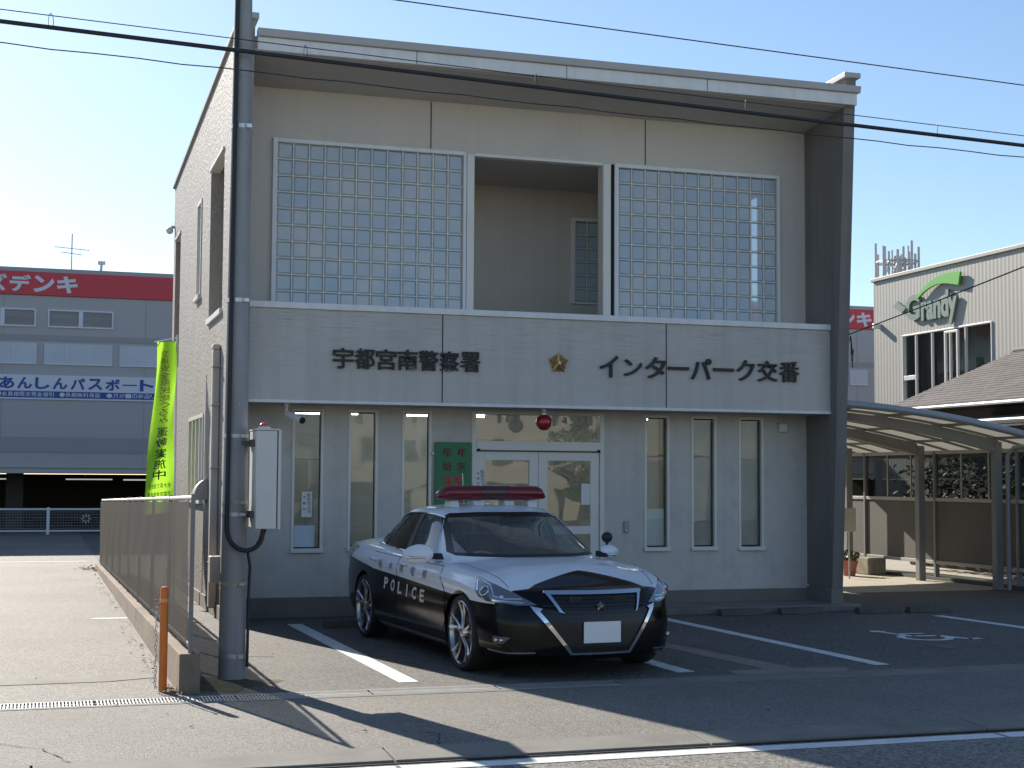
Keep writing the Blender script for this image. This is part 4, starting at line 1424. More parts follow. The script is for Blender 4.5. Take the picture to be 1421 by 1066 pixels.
obj('pipe', MB().tube([(1.62, 46, 7.69), (1.64, 46, 8.0)], 0.04, 8), M_STEEL, rv)
obj('cap', MB().box(1.53, 1.75, 45.9, 46.1, 8.0, 8.1), M_STEEL, rv)
# white guard fence at the far end of the driveway
gf = thing('guard_fence', 'low white pipe fence with mesh at the far end of the driveway', 'fence', (0.27, 43.1, 0))
M_PIPE = mat('fence_white', (0.66, 0.70, 0.76), 0.5)
obj('top_rail', MB().tube([(-24, 43.1, 0.70), (9, 43.1, 0.70)], 0.028, 8), M_PIPE, gf, smooth=40)
obj('bottom_rail', MB().tube([(-24, 43.1, 0.10), (9, 43.1, 0.10)], 0.024, 8), M_PIPE, gf, smooth=40)
for i in range(-5, 4):
    obj('fence_post', MB().lathe([(0, 0), (0.045, 0), (0.045, 0.75), (0, 0.76)], 12, (0.27 + i * 2.6, 43.1, 0)), M_PIPE, gf, smooth=40)
m = MB()
for k in range(1, 8):
    z = 0.10 + 0.6 * k / 8
    m.box(-12, 6, 43.098, 43.104, z - 0.006, z + 0.006)
k = -12.0
while k < 6:
    m.box(k - 0.004, k + 0.004, 43.105, 43.11, 0.12, 0.68)
    k += 0.075
obj('mesh', m, mat('mesh_grey', (0.22, 0.23, 0.24), 0.5), gf)
m = MB()
for k in range(8):
    a = math.pi * k / 4
    m.tube([(1.28 + 0.06 * math.cos(a), 43.08, 0.44 + 0.06 * math.sin(a)), (1.28 + 0.13 * math.cos(a), 43.08, 0.44 + 0.13 * math.sin(a))], 0.016, 5)
obj('snowflake_mark', m, mat('mark_cream', (0.6, 0.58, 0.5), 0.6), gf)

# ------------------------------------------------------------------ corrugated building on the right
GX = 22.0
gr = thing('corrugated_building', 'pale corrugated metal building with a green arc sign and a strip of upper windows', 'commercial building', (GX, 31, 0))
def corr_mat():
    m = mat('corrugated_sheet', (0.36, 0.345, 0.315), 0.55)
    nt = m.node_tree
    b = nt.nodes['Principled BSDF']
    tc = nt.nodes.new('ShaderNodeTexCoord')
    wv = nt.nodes.new('ShaderNodeTexWave')
    wv.wave_type = 'BANDS'
    wv.bands_direction = 'Y'
    wv.inputs['Scale'].default_value = 2.1
    nt.links.new(tc.outputs['Object'], wv.inputs['Vector'])
    bp_ = nt.nodes.new('ShaderNodeBump')
    bp_.inputs['Strength'].default_value = 0.3
    bp_.inputs['Distance'].default_value = 0.012
    nt.links.new(wv.outputs['Fac'], bp_.inputs['Height'])
    nt.links.new(bp_.outputs['Normal'], b.inputs['Normal'])
    return m
GWIN = (30.52, 34.45, 3.2, 5.52)
m = MB().wall(20.0, 35.88, 0, 7.13, GX, GX + 0.2, [GWIN], PX)
m.box(GX + 0.2, GX + 12, 35.68, 35.88, 0, 7.13)
m.box(GX + 0.2, GX + 12, 20.0, 20.2, 0, 7.13)
obj('wall', m, corr_mat(), gr)
m = MB().box(GX - 0.06, GX + 12, 19.95, 35.93, 7.132, 7.23)
obj('roof_edge', m, mat('roof_edge_cream', (0.42, 0.40, 0.35), 0.5), gr, bevel=0.01)
M_WHT = mat('window_white', (0.70, 0.69, 0.65), 0.4)
y0, y1, z0, z1 = GWIN
m = MB()
w = 0.04
m.box(GX - 0.03, GX + 0.12, y0, y0 + w, z0, z1).box(GX - 0.03, GX + 0.12, y1 - w, y1, z0, z1)
m.box(GX - 0.03, GX + 0.12, y0 + w, y1 - w, z1 - w, z1).box(GX - 0.03, GX + 0.12, y0 + w, y1 - w, z0, z0 + w)
for yy in (31.62, 32.28, 33.08, 33.82):
    m.box(GX - 0.02, GX + 0.05, yy - 0.022, yy + 0.022, z0 + w, z1 - w)
m.box(GX - 0.02, GX + 0.12, 33.86, y1 - w, 4.30, 4.42)
fw2 = obj('strip_window', m, M_WHT, gr, bevel=0.006)
obj('pane', MB().quad((GX + 0.08, y0 + w, z0 + w), (GX + 0.08, y1 - w, z0 + w), (GX + 0.08, y1 - w, z1 - w), (GX + 0.08, y0 + w, z1 - w)), glass_mat('far_glass', (0.90, 0.94, 0.93), 1.6, wob=0.01, wscale=1.2), fw2)
m = MB()
for a, b, c, d in ((31.68, 31.74, 3.75, 5.42), (32.2, 32.26, 3.75, 5.42)):
    m.box(GX - 0.20, GX - 0.14, a, b, c, d)
m.box(GX - 0.20, GX - 0.14, 31.74, 32.2, 5.36, 5.42).box(GX - 0.24, GX - 0.14, 31.70, 32.24, 3.70, 3.78)
obj('open_sash', m, M_WHT, gr, bevel=0.006)
m = MB()
m.box(GX + 0.25, GX + 1.6, 29.0, 35.6, 2.9, 3.0, 0).box(GX + 1.6, GX + 1.7, 29, 35.6, 3.0, 6, 0)
for yy in (30.7, 31.8, 32.9, 33.9):
    m.box(GX + 1.2, GX + 1.59, yy, yy + 0.75, 4.55, 4.85, 1)
obj('upper_room', m, [mat('upper_room_dark', (0.42, 0.46, 0.44), 0.8), mat('upper_room_shelf', (0.52, 0.48, 0.36), 0.7)], gr)
# lettering and green arc
sg = MB()
def smooth_line(knots, n=5):
    out = []
    for i in range(len(knots) - 1):
        p0, p1, p2, p3 = (Vector(knots[min(max(i + k, 0), len(knots) - 1)]) for k in (-1, 0, 1, 2))
        for q in range(n):
            t = q / n
            out.append(tuple(0.5 * ((2 * p1) + (p2 - p0) * t + (2 * p0 - 5 * p1 + 4 * p2 - p3) * t * t + (3 * p1 - p0 - 3 * p2 + p3) * t ** 3)))
    return out + [tuple(knots[-1])]
arc_o = smooth_line([(33.62, 6.44), (33.17, 6.71), (32.68, 6.86), (32.11, 6.91), (31.65, 6.87)])
arc_i = smooth_line([(33.56, 6.40), (33.18, 6.58), (32.75, 6.67), (32.31, 6.66), (31.74, 6.55)])
sg.prism(arc_o + arc_i[::-1], 'x', GX - 0.12, GX - 0.06)
obj('green_arc', sg, mat('sign_green', (0.10, 0.42, 0.05), 0.5), gr)
M_GSIGN = mat('sign_grey_green', (0.17, 0.24, 0.20), 0.5)
me = on_plane(fit_text('randy', -33.44, -31.85, 5.60, 6.50, 0.03, 0.045), facing_west(GX - 0.06))
link_mesh('sign_lettering', me, M_GSIGN, gr)
me = on_plane(fit_text('G', -34.18, -33.50, 5.86, 6.54, 0.03, 0.04), facing_west(GX - 0.06))
link_mesh('sign_lettering', me, M_GSIGN, gr)
obj('sign_tail', MB().prism([(34.72, 6.32), (34.51, 6.44), (34.10, 6.22), (34.3, 6.10)], 'x', GX - 0.12, GX - 0.06), M_GSIGN, gr)
obj('wall_lamp', MB().box(GX - 0.22, GX - 0.002, 35.5, 35.62, 5.80, 5.95), M_WHITE, gr, bevel=0.02)

# mobile phone mast far behind
tw = thing('antenna_mast', 'ring of white antenna poles rising behind the corrugated building', 'antenna mast', (44.4, 70, 0))
obj('mast_core', MB().tube([(44.4, 70, 0), (44.4, 70, 13.9)], 0.22, 10), M_STEEL, tw, smooth=40)
m = MB()
for k in range(9):
    a = 2 * math.pi * k / 9
    p = (44.4 + 1.15 * math.cos(a), 70 + 1.15 * math.sin(a))
    h = 14.1 + 0.5 * ((k * 5) % 3) / 2
    m.tube([(p[0], p[1], 12.2), (p[0], p[1], h)], 0.07, 8)
    m.tube([(44.4 + 0.7 * math.cos(a + .3), 70 + 0.7 * math.sin(a + .3), 12.2), (44.4 + 0.7 * math.cos(a + .3), 70 + 0.7 * math.sin(a + .3), h - 0.2)], 0.045, 6)
obj('antenna', m, mat('antenna_white', (0.55, 0.52, 0.52), 0.5), tw, smooth=40)
m = MB()
for z in (12.5, 13.55):
    for r in (0.7, 1.15):
        m.tube([(44.4 + r * math.cos(2 * math.pi * k / 18), 70 + r * math.sin(2 * math.pi * k / 18), z) for k in range(19)], 0.035, 5, cap=False)
for k in range(9):
    a = 2 * math.pi * k / 9
    m.tube([(44.4, 70, 13.4), (44.4 + 1.15 * math.cos(a), 70 + 1.15 * math.sin(a), 13.55)], 0.03, 5)
    m.tube([(44.4 + 0.7 * math.cos(a), 70 + 0.7 * math.sin(a), 12.5), (44.4 + 0.7 * math.cos(a + .7), 70 + 0.7 * math.sin(a + .7), 13.5)], 0.02, 4)
obj('platform_ring', m, M_STEEL, tw)

# ------------------------------------------------------------------ tiled house
hs = thing('tiled_house', 'low house with a brown-grey tiled roof behind the carport', 'house', (19, 24, 0))
def tile_mat():
    m = mat('roof_tile', (0.155, 0.135, 0.125), 0.75, var=0.18, vscale=2.2, speck=0.25, sscale=30)
    nt = m.node_tree
    b = nt.nodes['Principled BSDF']
    return m
M_TILE = tile_mat()
# courses of tiles, each a sloping board lapped on the one below
ex, ez, rx, rz = 17.9, 3.22, 21.3, 4.60
m = MB()
n = 22
random.seed(3)
for i in range(n):
    t0, t1 = i / n, (i + 1.12) / n
    xa, za = ex + (rx - ex) * t0, ez + (rz - ez) * t0
    xb, zb = ex + (rx - ex) * t1, ez + (rz - ez) * t1
    y = 10.0 + (i % 2) * 0.15
    while y < 28.65:
        y2 = min(y + 0.30, 28.7)
        j = random.random() * 0.008
        m.prism([(xa, za + 0.022 + j), (xb, zb + 0.003), (xb, zb - 0.012), (xa, za - 0.004)], 'y', y + 0.003, y2)
        y += 0.30
obj('roof', m, M_TILE, hs)
m = MB()
m.prism([(ex + 0.05, ez - 0.06), (rx, rz - 0.06), (rx + 3.4, ez - 0.06)], 'y', 10.05, 28.6)
obj('roof_deck', m, mat('roof_dark', (0.04, 0.035, 0.03), 0.9), hs)
obj('ridge', MB().tube([(rx, 10, rz + 0.02), (rx, 28.7, rz + 0.02)], 0.09, 10), M_TILE, hs, smooth=40)
m = MB()
m.tube([(ex - 0.05, 10, ez - 0.05), (ex - 0.05, 28.7, ez - 0.05)], 0.035, 8)
obj('eave_gutter', m, mat('gutter_white', (0.66, 0.66, 0.64), 0.4), hs, smooth=40)
obj('house_wall', MB().box(18.7, 23.8, 10.3, 28.3, 0, 3.15), mat('house_wall_dark', (0.055, 0.05, 0.042), 0.8, var=0.1, vscale=2), hs)
m = MB()
for a, b in ((18.2, 19.6), (23.2, 25.2)):
    m.box(18.66, 18.698, a, b, 0.8, 2.1)
obj('house_window', m, mat('dark_window', (0.05, 0.06, 0.065), 0.1, spec=0.7), hs)
m = MB()
m.prism([(17.55, 2.78), (18.69, 2.98), (18.69, 2.93), (17.55, 2.73)], 'y', 10, 26.0)
m.tube([(17.5, 10, 2.80), (17.5, 26.0, 2.80)], 0.035, 8)
m.tube([(17.58, 10, 2.70), (17.58, 26.0, 2.70)], 0.02, 8)
obj('lower_canopy', m, mat('canopy_white', (0.60, 0.61, 0.60), 0.4), hs)

# ------------------------------------------------------------------ carport
cpt = thing('carport', 'grey arched carport with translucent roof panels right of the police box', 'carport', (13.6, 20, 0))
M_CP = mat('carport_metal', (0.235, 0.24, 0.235), 0.5, 0.1)
M_CPR = mat('carport_rim', (0.36, 0.37, 0.38), 0.45, 0.1)
def arch(x):
    t = (x - 9.95) / (14.55 - 9.95)
    return 2.70 - 0.02 * t - 0.62 * t ** 2.0
XA, XBv = 9.95, 14.55
NA = 20
xs = [XA + (XBv - XA) * i / NA for i in range(NA + 1)]
Y0, Y1 = 18.15, 24.6
obj('front_rim', MB().tube([(x, Y0, arch(x)) for x in xs], 0.055, 12), M_CPR, cpt, smooth=40)
obj('back_rim', MB().tube([(x, Y1, arch(x)) for x in xs], 0.055, 12), M_CPR, cpt, smooth=40)
for x in (XA, XBv):
    obj('side_rim', MB().tube([(x, Y0, arch(x)), (x, Y1, arch(x))], 0.05, 10), M_CPR, cpt, smooth=40)
for yb in (18.85, 21.0, 23.2):
    pa = [(x, arch(x) - 0.06) for x in xs if x <= 13.7]
    pb = [(x, arch(x) - 0.06 - 0.07 - 0.12 * ((x - XA) / 3.7)) for x in xs if x <= 13.7]
    m = MB()
    for i in range(len(pa) - 1):
        m.prism([pa[i], pa[i + 1], pb[i + 1], pb[i]], 'y', yb - 0.05, yb + 0.05)
    obj('beam', m, M_CP, cpt)
POSTS = ((13.62, 18.85), (13.70, 21.0), (13.7, 23.25))
for (x, y) in POSTS:
    z = arch(x) - 0.08
    obj('post', MB().box(x - 0.06, x + 0.06, y - 0.06, y + 0.06, 0.006, z), M_CP, cpt, bevel=0.01)
obj('downpipe', MB().tube([(13.78, 18.80, 0.01), (13.78, 18.80, 2.0), (13.83, 18.72, 2.12), (14.1, 18.5, 2.17)], 0.035, 10), M_CPR, cpt, smooth=40)
def poly_mat():
    m = mat('polycarbonate_sheet', (0.36, 0.36, 0.33), 0.4)
    nt = m.node_tree
    tl = nt.nodes.new('ShaderNodeBsdfTranslucent')
    tl.inputs['Color'].default_value = (0.33, 0.31, 0.25, 1)
    mx = nt.nodes.new('ShaderNodeMixShader')
    mx.inputs[0].default_value = 0.6
    nt.links.new(nt.nodes['Principled BSDF'].outputs[0], mx.inputs[1])
    nt.links.new(tl.outputs[0], mx.inputs[2])
    nt.links.new(mx.outputs[0], nt.nodes['Material Output'].inputs['Surface'])
    return m
m = MB()
for i in range(NA):
    m.quad((xs[i], Y0, arch(xs[i]) + 0.01), (xs[i + 1], Y0, arch(xs[i + 1]) + 0.01), (xs[i + 1], Y1, arch(xs[i + 1]) + 0.01), (xs[i], Y1, arch(xs[i]) + 0.01))
obj('roof_panel', m, poly_mat(), cpt, smooth=60)
m = MB()
for i in range(0, NA + 1, 4):
    m.box(xs[i] - 0.02, xs[i] + 0.02, Y0 + 0.06, Y1 - 0.06, arch(xs[i]) - 0.045, arch(xs[i]) - 0.005)
for k in range(1, 9):
    yy = Y0 + (Y1 - Y0) * k / 9
    for i in range(NA):
        m.prism([(xs[i], arch(xs[i]) - 0.004), (xs[i + 1], arch(xs[i + 1]) - 0.004), (xs[i + 1], arch(xs[i + 1]) - 0.04), (xs[i], arch(xs[i]) - 0.04)], 'y', yy - 0.018, yy + 0.018)
obj('roof_rafter', m, M_CP, cpt)

# smoked screen fence at the back of the carport
XF = 14.0
sf = thing('screen_fence', 'screen fence with smoked upper panes and grey lower panels behind the carport posts', 'fence', (XF, 20, 0))
M_PANEL = mat('fence_panel_grey', (0.115, 0.108, 0.095), 0.7, var=0.06, vscale=3)
ys = [14.55 + 2.15 * i for i in range(6)]
for i, y in enumerate(ys):
    obj('fence_post', MB().box(XF - 0.04, XF + 0.04, y - 0.025, y + 0.025, 0.0, 2.1), M_CP, sf, bevel=0.005)
m = MB()
for z in (2.06, 1.29, 0.27):
    m.box(XF - 0.03, XF + 0.03, 15.3, 26.4, z, z + 0.055)
obj('fence_rail', m, mat('fence_rail_grey', (0.42, 0.41, 0.37), 0.5), sf, bevel=0.005)
m = MB()
m.box(XF - 0.008, XF + 0.008, 15.3, 26.4, 0.326, 1.288)
obj('lower_panel', m, M_PANEL, sf)
m = MB()
for y in ys[:-1]:
    for k in (1, 2):
        yy = y + k * 2.15 / 3
        obj('pane_divider', MB().box(XF - 0.012, XF + 0.012, yy - 0.014, yy + 0.014, 1.346, 2.058), mat('fence_rail_grey', (0, 0, 0)), sf)
m = MB().quad((XF, 15.3, 1.346), (XF, 26.4, 1.346), (XF, 26.4, 2.058), (XF, 15.3, 2.058))
obj('smoked_pane', m, G_DARK, sf)
hg = thing('hedge', 'dark green hedge behind the smoked panes of the screen fence', 'hedge', (15.6, 20, 0))
obj('stems', MB().tube([(15.6, 15.5, 0.1), (15.6, 24.2, 0.1)], 0.05, 6), mat('hedge_stem', (0.06, 0.045, 0.03), 0.9), hg)
m = MB()
random.seed(21)
for k in range(6500):
    y = random.uniform(15.5, 23.8 + random.random() * 0.6)
    z = random.uniform(0.35, 2.2 + 0.25 * math.sin(y * 3.1) + 0.15 * math.sin(y * 7.7))
    x = 15.6 + random.uniform(-0.42, 0.42) * (1 - 0.3 * (z / 2.4) ** 3)
    p = Vector((x, y, z))
    d1 = Vector((random.gauss(0, 1), random.gauss(0, 1), random.gauss(0, 1))).normalized() * random.uniform(.04, .08)
    d2 = d1.orthogonal().normalized() * 0.04
    m.add([p - d1, p + d2, p + d1, p - d2], [(0, 1, 2, 3)], k % 2)
obj('leaves', m, [mat('hedge_leaf', (0.05, 0.07, 0.03), 0.6), mat('hedge_leaf_dark', (0.03, 0.045, 0.02), 0.6)], hg)
lw = obj('low_boundary_wall', MB().box(XF - 0.06, XF + 0.06, 15.3, 26.6, 0.006, 0.06), mat('dark_kerb', (0.10, 0.10, 0.085), 0.9), None, (XF, 20, 0.006))
tag(lw, 'low dark kerb under the screen fence', 'kerb')
m = MB()
m.box(13.55, 13.9, 22.35, 22.75, 0.006, 0.30).box(13.55, 13.9, 23.0, 23.9, 0.006, 0.28)
o = obj('concrete_block', m, mat('mossy_block', (0.26, 0.23, 0.17), 0.9, var=0.3, vscale=6), None, (13.7, 22.5, 0.006), bevel=0.02)
tag(o, 'weathered concrete blocks on the ground behind the carport posts', 'concrete block')
# flower pots and a little sign post beside the side wall
pt = thing('flower_pot', 'reddish plastic flower pot on the sunlit concrete under the carport', 'flower pot', (13.15, 22.3, 0.006))
obj('pot', MB().lathe([(0, 0), (0.10, 0), (0.135, 0.2), (0.145, 0.2), (0.15, 0.26), (0.13, 0.26), (0.12, 0.2), (0, 0.2)], 24, (13.15, 22.3, 0.008)), mat('terracotta', (0.45, 0.17, 0.12), 0.6, var=0.1, vscale=10), pt, smooth=40)
m = MB()
random.seed(5)
for k in range(110):
    a, r = random.random() * 6.28, random.random() ** 0.5 * 0.17
    x, y, z = 13.15 + r * math.cos(a), 22.3 + r * math.sin(a), 0.27 + random.random() * 0.16
    s = 0.02 + random.random() * 0.02
    b = random.random() * 6.28
    m.add([(x - s * math.cos(b), y - s * math.sin(b), z), (x + s * .5 * math.sin(b), y, z + s), (x + s * math.cos(b), y + s * math.sin(b), z + .01), (x - s * .5 * math.sin(b), y, z - s * .6)], [(0, 1, 2, 3)], 0 if k % 4 else 1)
obj('plant', m, [mat('pot_leaf', (0.07, 0.10, 0.035), 0.6), mat('pink_petal', (0.62, 0.28, 0.32), 0.6)], pt)
sp_ = thing('sign_post', 'small beige sign board on a thin post between the side wall and the carport', 'sign', (12.75, 21.6, 0.006))
obj('post', MB().tube([(12.75, 21.62, 0.006), (12.75, 21.62, 1.1)], 0.014, 8), M_STEEL, sp_, smooth=40)
obj('board', MB().box(12.55, 12.86, 21.58, 21.605, 0.78, 1.17), mat('beige_board', (0.50, 0.45, 0.34), 0.6), sp_, bevel=0.006)

# ------------------------------------------------------------------ across the street, behind the camera: seen mirrored in the glass
op = thing('beige_apartment', 'beige two storey building across the street, mirrored in the ground floor windows', 'building', (14, -18, 0))
M_OB = mat('beige_wall_paint', (0.42, 0.37, 0.30), 0.8, var=0.05, vscale=0.6)
holes = []
x = 9.6
while x < 20.6:
    if int(x * 2) % 5 != 0:
        holes.append((x, x + 0.52, 2.25, 2.98))
    x += 0.72
for i in range(6):
    holes.append((10.4 + i * 1.9, 10.62 + i * 1.9, 3.65, 4.4))
    holes.append((10.85 + i * 1.9, 11.07 + i * 1.9, 3.65, 4.4))
for i in range(4):
    holes.append((9.7 + i * 2.9, 11.7 + i * 2.9, 0.0, 1.35))
obj('wall', MB().wall(9.2, 21.4, 0, 6.2, -18.0, -18.25, holes, PY), M_OB, op)
m = MB()
for h in holes:
    m.box(h[0], h[1], -18.24, -18.2, h[2], h[3])
obj('window_glass', m, mat('dark_reflect_window', (0.04, 0.045, 0.05), 0.1), op)
for i in range(4):
    obj('shutter_door', MB().box(10.1 + i * 2.9, 10.75 + i * 2.9, -18.19, -18.12, 0, 1.25), mat('pale_shutter', (0.42, 0.40, 0.30), 0.6), op)
obj('flat_roof', MB().box(9.0, 21.6, -25.5, -17.8, 6.21, 6.4), M_CONC, op)
obj('body', MB().box(9.21, 21.39, -25, -18.3, 0, 6.19), M_OB, op)
oh = thing('dark_roofed_house', 'grey house with a dark roof across the street, mirrored in the leftmost windows', 'house', (3, -13, 0))
obj('wall', MB().box(-4, 8.4, -19, -13, 0, 3.1), mat('grey_house_wall', (0.20, 0.19, 0.17), 0.8, var=0.1, vscale=1), oh)
m = MB().prism([(-12.2, 3.05), (-16, 4.9), (-19.8, 3.05)], 'x', -4.5, 8.9)
obj('roof', m, mat('slate_roof', (0.07, 0.07, 0.075), 0.6, var=0.1, vscale=3), oh)
for x in (-2, 1.2, 4.6, 6.6):
    obj('window', MB().box(x, x + 1.5, -12.99, -12.95, 0.9, 2.2), mat('dark_reflect_window', (0, 0, 0)), oh)
ow = thing('grey_workshop', 'grey workshop across the street, mirrored in the right windows', 'building', (29, -14, 0))
obj('wall', MB().box(21.5, 36, -26, -19, 0, 4.2), mat('workshop_wall', (0.36, 0.36, 0.34), 0.8, var=0.15, vscale=1), ow)
for a, b in ((22.2, 24.4), (25.2, 27.6), (30, 33.4)):
    obj('shutter', MB().box(a, b, -18.99, -18.95, 0, 2.4), mat('shutter_grey', (0.22, 0.24, 0.24), 0.5), ow)
obj('sign_panel', MB().box(21.8, 27.9, -18.99, -18.9, 2.6, 3.1), mat('workshop_sign', (0.45, 0.42, 0.33), 0.6), ow)
obj('roof', MB().box(21.3, 36.3, -26.3, -18.7, 4.21, 4.4), M_ROOFMETAL, ow)
tr = thing('garden_tree', 'dark leafy tree across the street, mirrored in the right entrance door', 'tree', (16.6, -10.5, 0))
obj('trunk', MB().tube([(16.6, -10.5, 0), (16.65, -10.5, 1.2), (16.6, -10.45, 2.4), (16.7, -10.5, 3.2)], [0.12, 0.09, 0.06, 0.02], 8), mat('bark', (0.09, 0.07, 0.05), 0.9), tr)
m = MB()
random.seed(11)
for k in range(1500):
    z = random.uniform(1.0, 3.9)
    r = 0.95 * math.sin(math.pi * min(1, max(0.05, (z - 0.7) / 3.4))) * random.random() ** 0.5 * (1 + 0.25 * math.sin(z * 7))
    a = random.random() * 6.28
    p = Vector((16.6 + r * math.cos(a), -10.5 + r * math.sin(a), z))
    d1 = Vector((random.gauss(0, 1), random.gauss(0, 1), random.gauss(0, 1))).normalized() * 0.09
    d2 = d1.orthogonal().normalized() * 0.05
    m.add([p - d1, p + d2, p + d1, p - d2], [(0, 1, 2, 3)])
obj('crown', m, mat('tree_leaf', (0.05, 0.065, 0.025), 0.7), tr)

# ------------------------------------------------------------------ police car (built in its own space: x forward, y to its left, z up; front axle at x=0)
def interp(x, tab):
    xs_ = [p[0] for p in tab]
    return float(np.interp(x, xs_, [p[1] for p in tab]))
def spline(tab, x):
    """smooth monotone-ish interpolation (Catmull-Rom on uneven knots)"""
    xs_ = [p[0] for p in tab]
    ys_ = [p[1] for p in tab]
    if x <= xs_[0]:
        return ys_[0]
    if x >= xs_[-1]:
        return ys_[-1]
    i = max(k for k in range(len(xs_) - 1) if xs_[k] <= x)
    h = xs_[i + 1] - xs_[i]
    def sl(k):
        if k <= 0:
            return (ys_[1] - ys_[0]) / (xs_[1] - xs_[0])
        if k >= len(xs_) - 1:
            return (ys_[-1] - ys_[-2]) / (xs_[-1] - xs_[-2])
        a, b = (ys_[k] - ys_[k - 1]) / (xs_[k] - xs_[k - 1]), (ys_[k + 1] - ys_[k]) / (xs_[k + 1] - xs_[k])
        return 0 if a * b <= 0 else 2 * a * b / (a + b)
    t = (x - xs_[i]) / h
    return (2 * t ** 3 - 3 * t ** 2 + 1) * ys_[i] + (t ** 3 - 2 * t ** 2 + t) * h * sl(i) + (-2 * t ** 3 + 3 * t ** 2) * ys_[i + 1] + (t ** 3 - t ** 2) * h * sl(i + 1)
def smooth(a, b, x):
    t = min(1, max(0, (x - a) / (b - a)))
    return t * t * (3 - 2 * t)

HALF = [(-3.965, 0), (-3.95, .35), (-3.89, .62), (-3.76, .77), (-3.45, .85), (-2.85, .89), (-1.8, .90), (-.8, .90), (0, .895), (.30, .875), (.50, .83), (.65, .745), (.76, .62), (.85, .43), (.912, .2), (.93, 0)]
def outline(n=240):
    pts = HALF + [(x, -y) for x, y in HALF[-2:0:-1]]
    P = np.array(pts + pts[:1], float)
    # closed Catmull-Rom, resampled by arc length
    N = len(pts)
    dense = []
    for i in range(N):
        p0, p1, p2, p3 = (np.array(pts[(i + k) % N], float) for k in (-1, 0, 1, 2))
        for t in np.linspace(0, 1, 24, endpoint=False):
            dense.append(0.5 * ((2 * p1) + (-p0 + p2) * t + (2 * p0 - 5 * p1 + 4 * p2 - p3) * t * t + (-p0 + 3 * p1 - 3 * p2 + p3) * t ** 3))
    D = np.array(dense)
    L = np.r_[0, np.cumsum(np.linalg.norm(np.diff(np.vstack([D, D[:1]]), axis=0), axis=1))]
    s = np.linspace(0, L[-1], n, endpoint=False)
    DD = np.vstack([D, D[:1]])
    return np.c_[np.interp(s, L, DD[:, 0]), np.interp(s, L, DD[:, 1])]
ZS = [(-3.965, .945), (-3.6, .955), (-3.0, .95), (-2.2, .93), (-1.2, .905), (-.4, .883), (-.1, .866), (.2, .838), (.4, .80), (.55, .755), (.7, .722), (.85, .725), (.93, .735)]
ZC = [(-3.965, .985), (-3.75, 1.03), (-3.2, 1.03), (-2.4, .985), (-1, .955), (-.3, .942), (.1, .922), (.4, .896), (.6, .868), (.72, .81), (.8, .748), (.84, .735)]
SIDE = [(0, .075), (.06, .05), (.12, .028), (.25, .012), (.42, .004), (.55, .004), (.66, .013), (.74, .014), (.80, .004), (.84, .004), (.90, .022), (.95, .045), (.98, .065), (1.0, .085)]
FRONTZ = [(.14, .07), (.17, .04), (.21, .008), (.28, 0), (.45, .004), (.55, .022), (.62, .05), (.68, .085), (.735, .12), (.80, .16)]
REAR = [(0, .12), (.1, .05), (.25, .01), (.45, 0), (.55, .03), (.7, .035), (.9, .05), (1.0, .09)]
NU_, NT, NS = 260, 30, 22
OUT = outline(NU_)
tan_ = np.roll(OUT, -1, 0) - np.roll(OUT, 1, 0)
tan_ /= np.linalg.norm(tan_, axis=1)[:, None]
nor = np.c_[tan_[:, 1], -tan_[:, 0]]
if (nor * OUT).sum() < 0:
    nor = -nor
AXA, AXB = -3.2, .30
def body_rings():
    rings = []
    for k in range(NT + 1):
        t = k / NT

        ring = []
        for u in range(NU_):
            x, y = OUT[u]
            nx = nor[u, 0]
            fwt, rwt = smooth(.30, .85, nx), smooth(.35, .9, -nx)
            zb = .165 + .07 * smooth(-3.2, -3.8, x) + 0.0 * x
            zs = spline(ZS, x)
            z = zb + (zs - zb) * t
            ins = (1 - fwt - rwt) * spline(SIDE, t) + fwt * spline(FRONTZ, z) + rwt * spline(REAR, t)
            ring.append((x - nor[u, 0] * ins, y - nor[u, 1] * ins, z))
        rings.append(ring)
    last = rings[-1]
    for k in range(1, NS + 1):
        s = 1 - k / NS * 0.985
        ring = []
        for u in range(NU_):
            xo, yo, zo = last[u]
            xa = min(max(xo, AXA), AXB)
            x = xa + (xo - xa) * s
            y = yo * s
            zc = spline(ZC, x)
            p = 1.6 if x > 0 else 1.6 + min(1, -x / .5) * 1.4
            z = zc - (zc - zo) * s ** p
            if x > -.5:                              # bonnet: raised middle between two soft creases
                h = smooth(.62, .42, abs(y)) * smooth(.78, .45, x) * smooth(1, .85, s)
                z += .012 * h
            ring.append((x, y, z))
        rings.append(ring)
    return rings
def rings_to_mesh(rings, name, cap_bottom=True):
    n = len(rings[0])
    vs = [p for r in rings for p in r]
    fs = []
    for i in range(len(rings) - 1):
        for u in range(n):
            fs.append((i * n + u, i * n + (u + 1) % n, (i + 1) * n + (u + 1) % n, (i + 1) * n + u))
    fs.append(tuple(range(n - 1, -1, -1)))
    fs.append(tuple(range((len(rings) - 1) * n, len(rings) * n)))
    me = bpy.data.meshes.new(name)
    me.from_pydata(vs, [], fs)
    bm = bmesh.new()
    bm.from_mesh(me)
    bmesh.ops.recalc_face_normals(bm, faces=bm.faces)
    bm.to_mesh(me)
    bm.free()
    return me
# the axis collapse of the top rings: split the last ring into a proper strip by welding left and right
def weld_top(me):
    bm = bmesh.new()
    bm.from_mesh(me)
    bmesh.ops.remove_doubles(bm, verts=bm.verts, dist=1e-5)
    big = [f for f in bm.faces if len(f.verts) > 100]
    bmesh.ops.triangulate(bm, faces=big)
    bmesh.ops.recalc_face_normals(bm, faces=bm.faces)
    bm.to_mesh(me)
    bm.free()
    return me

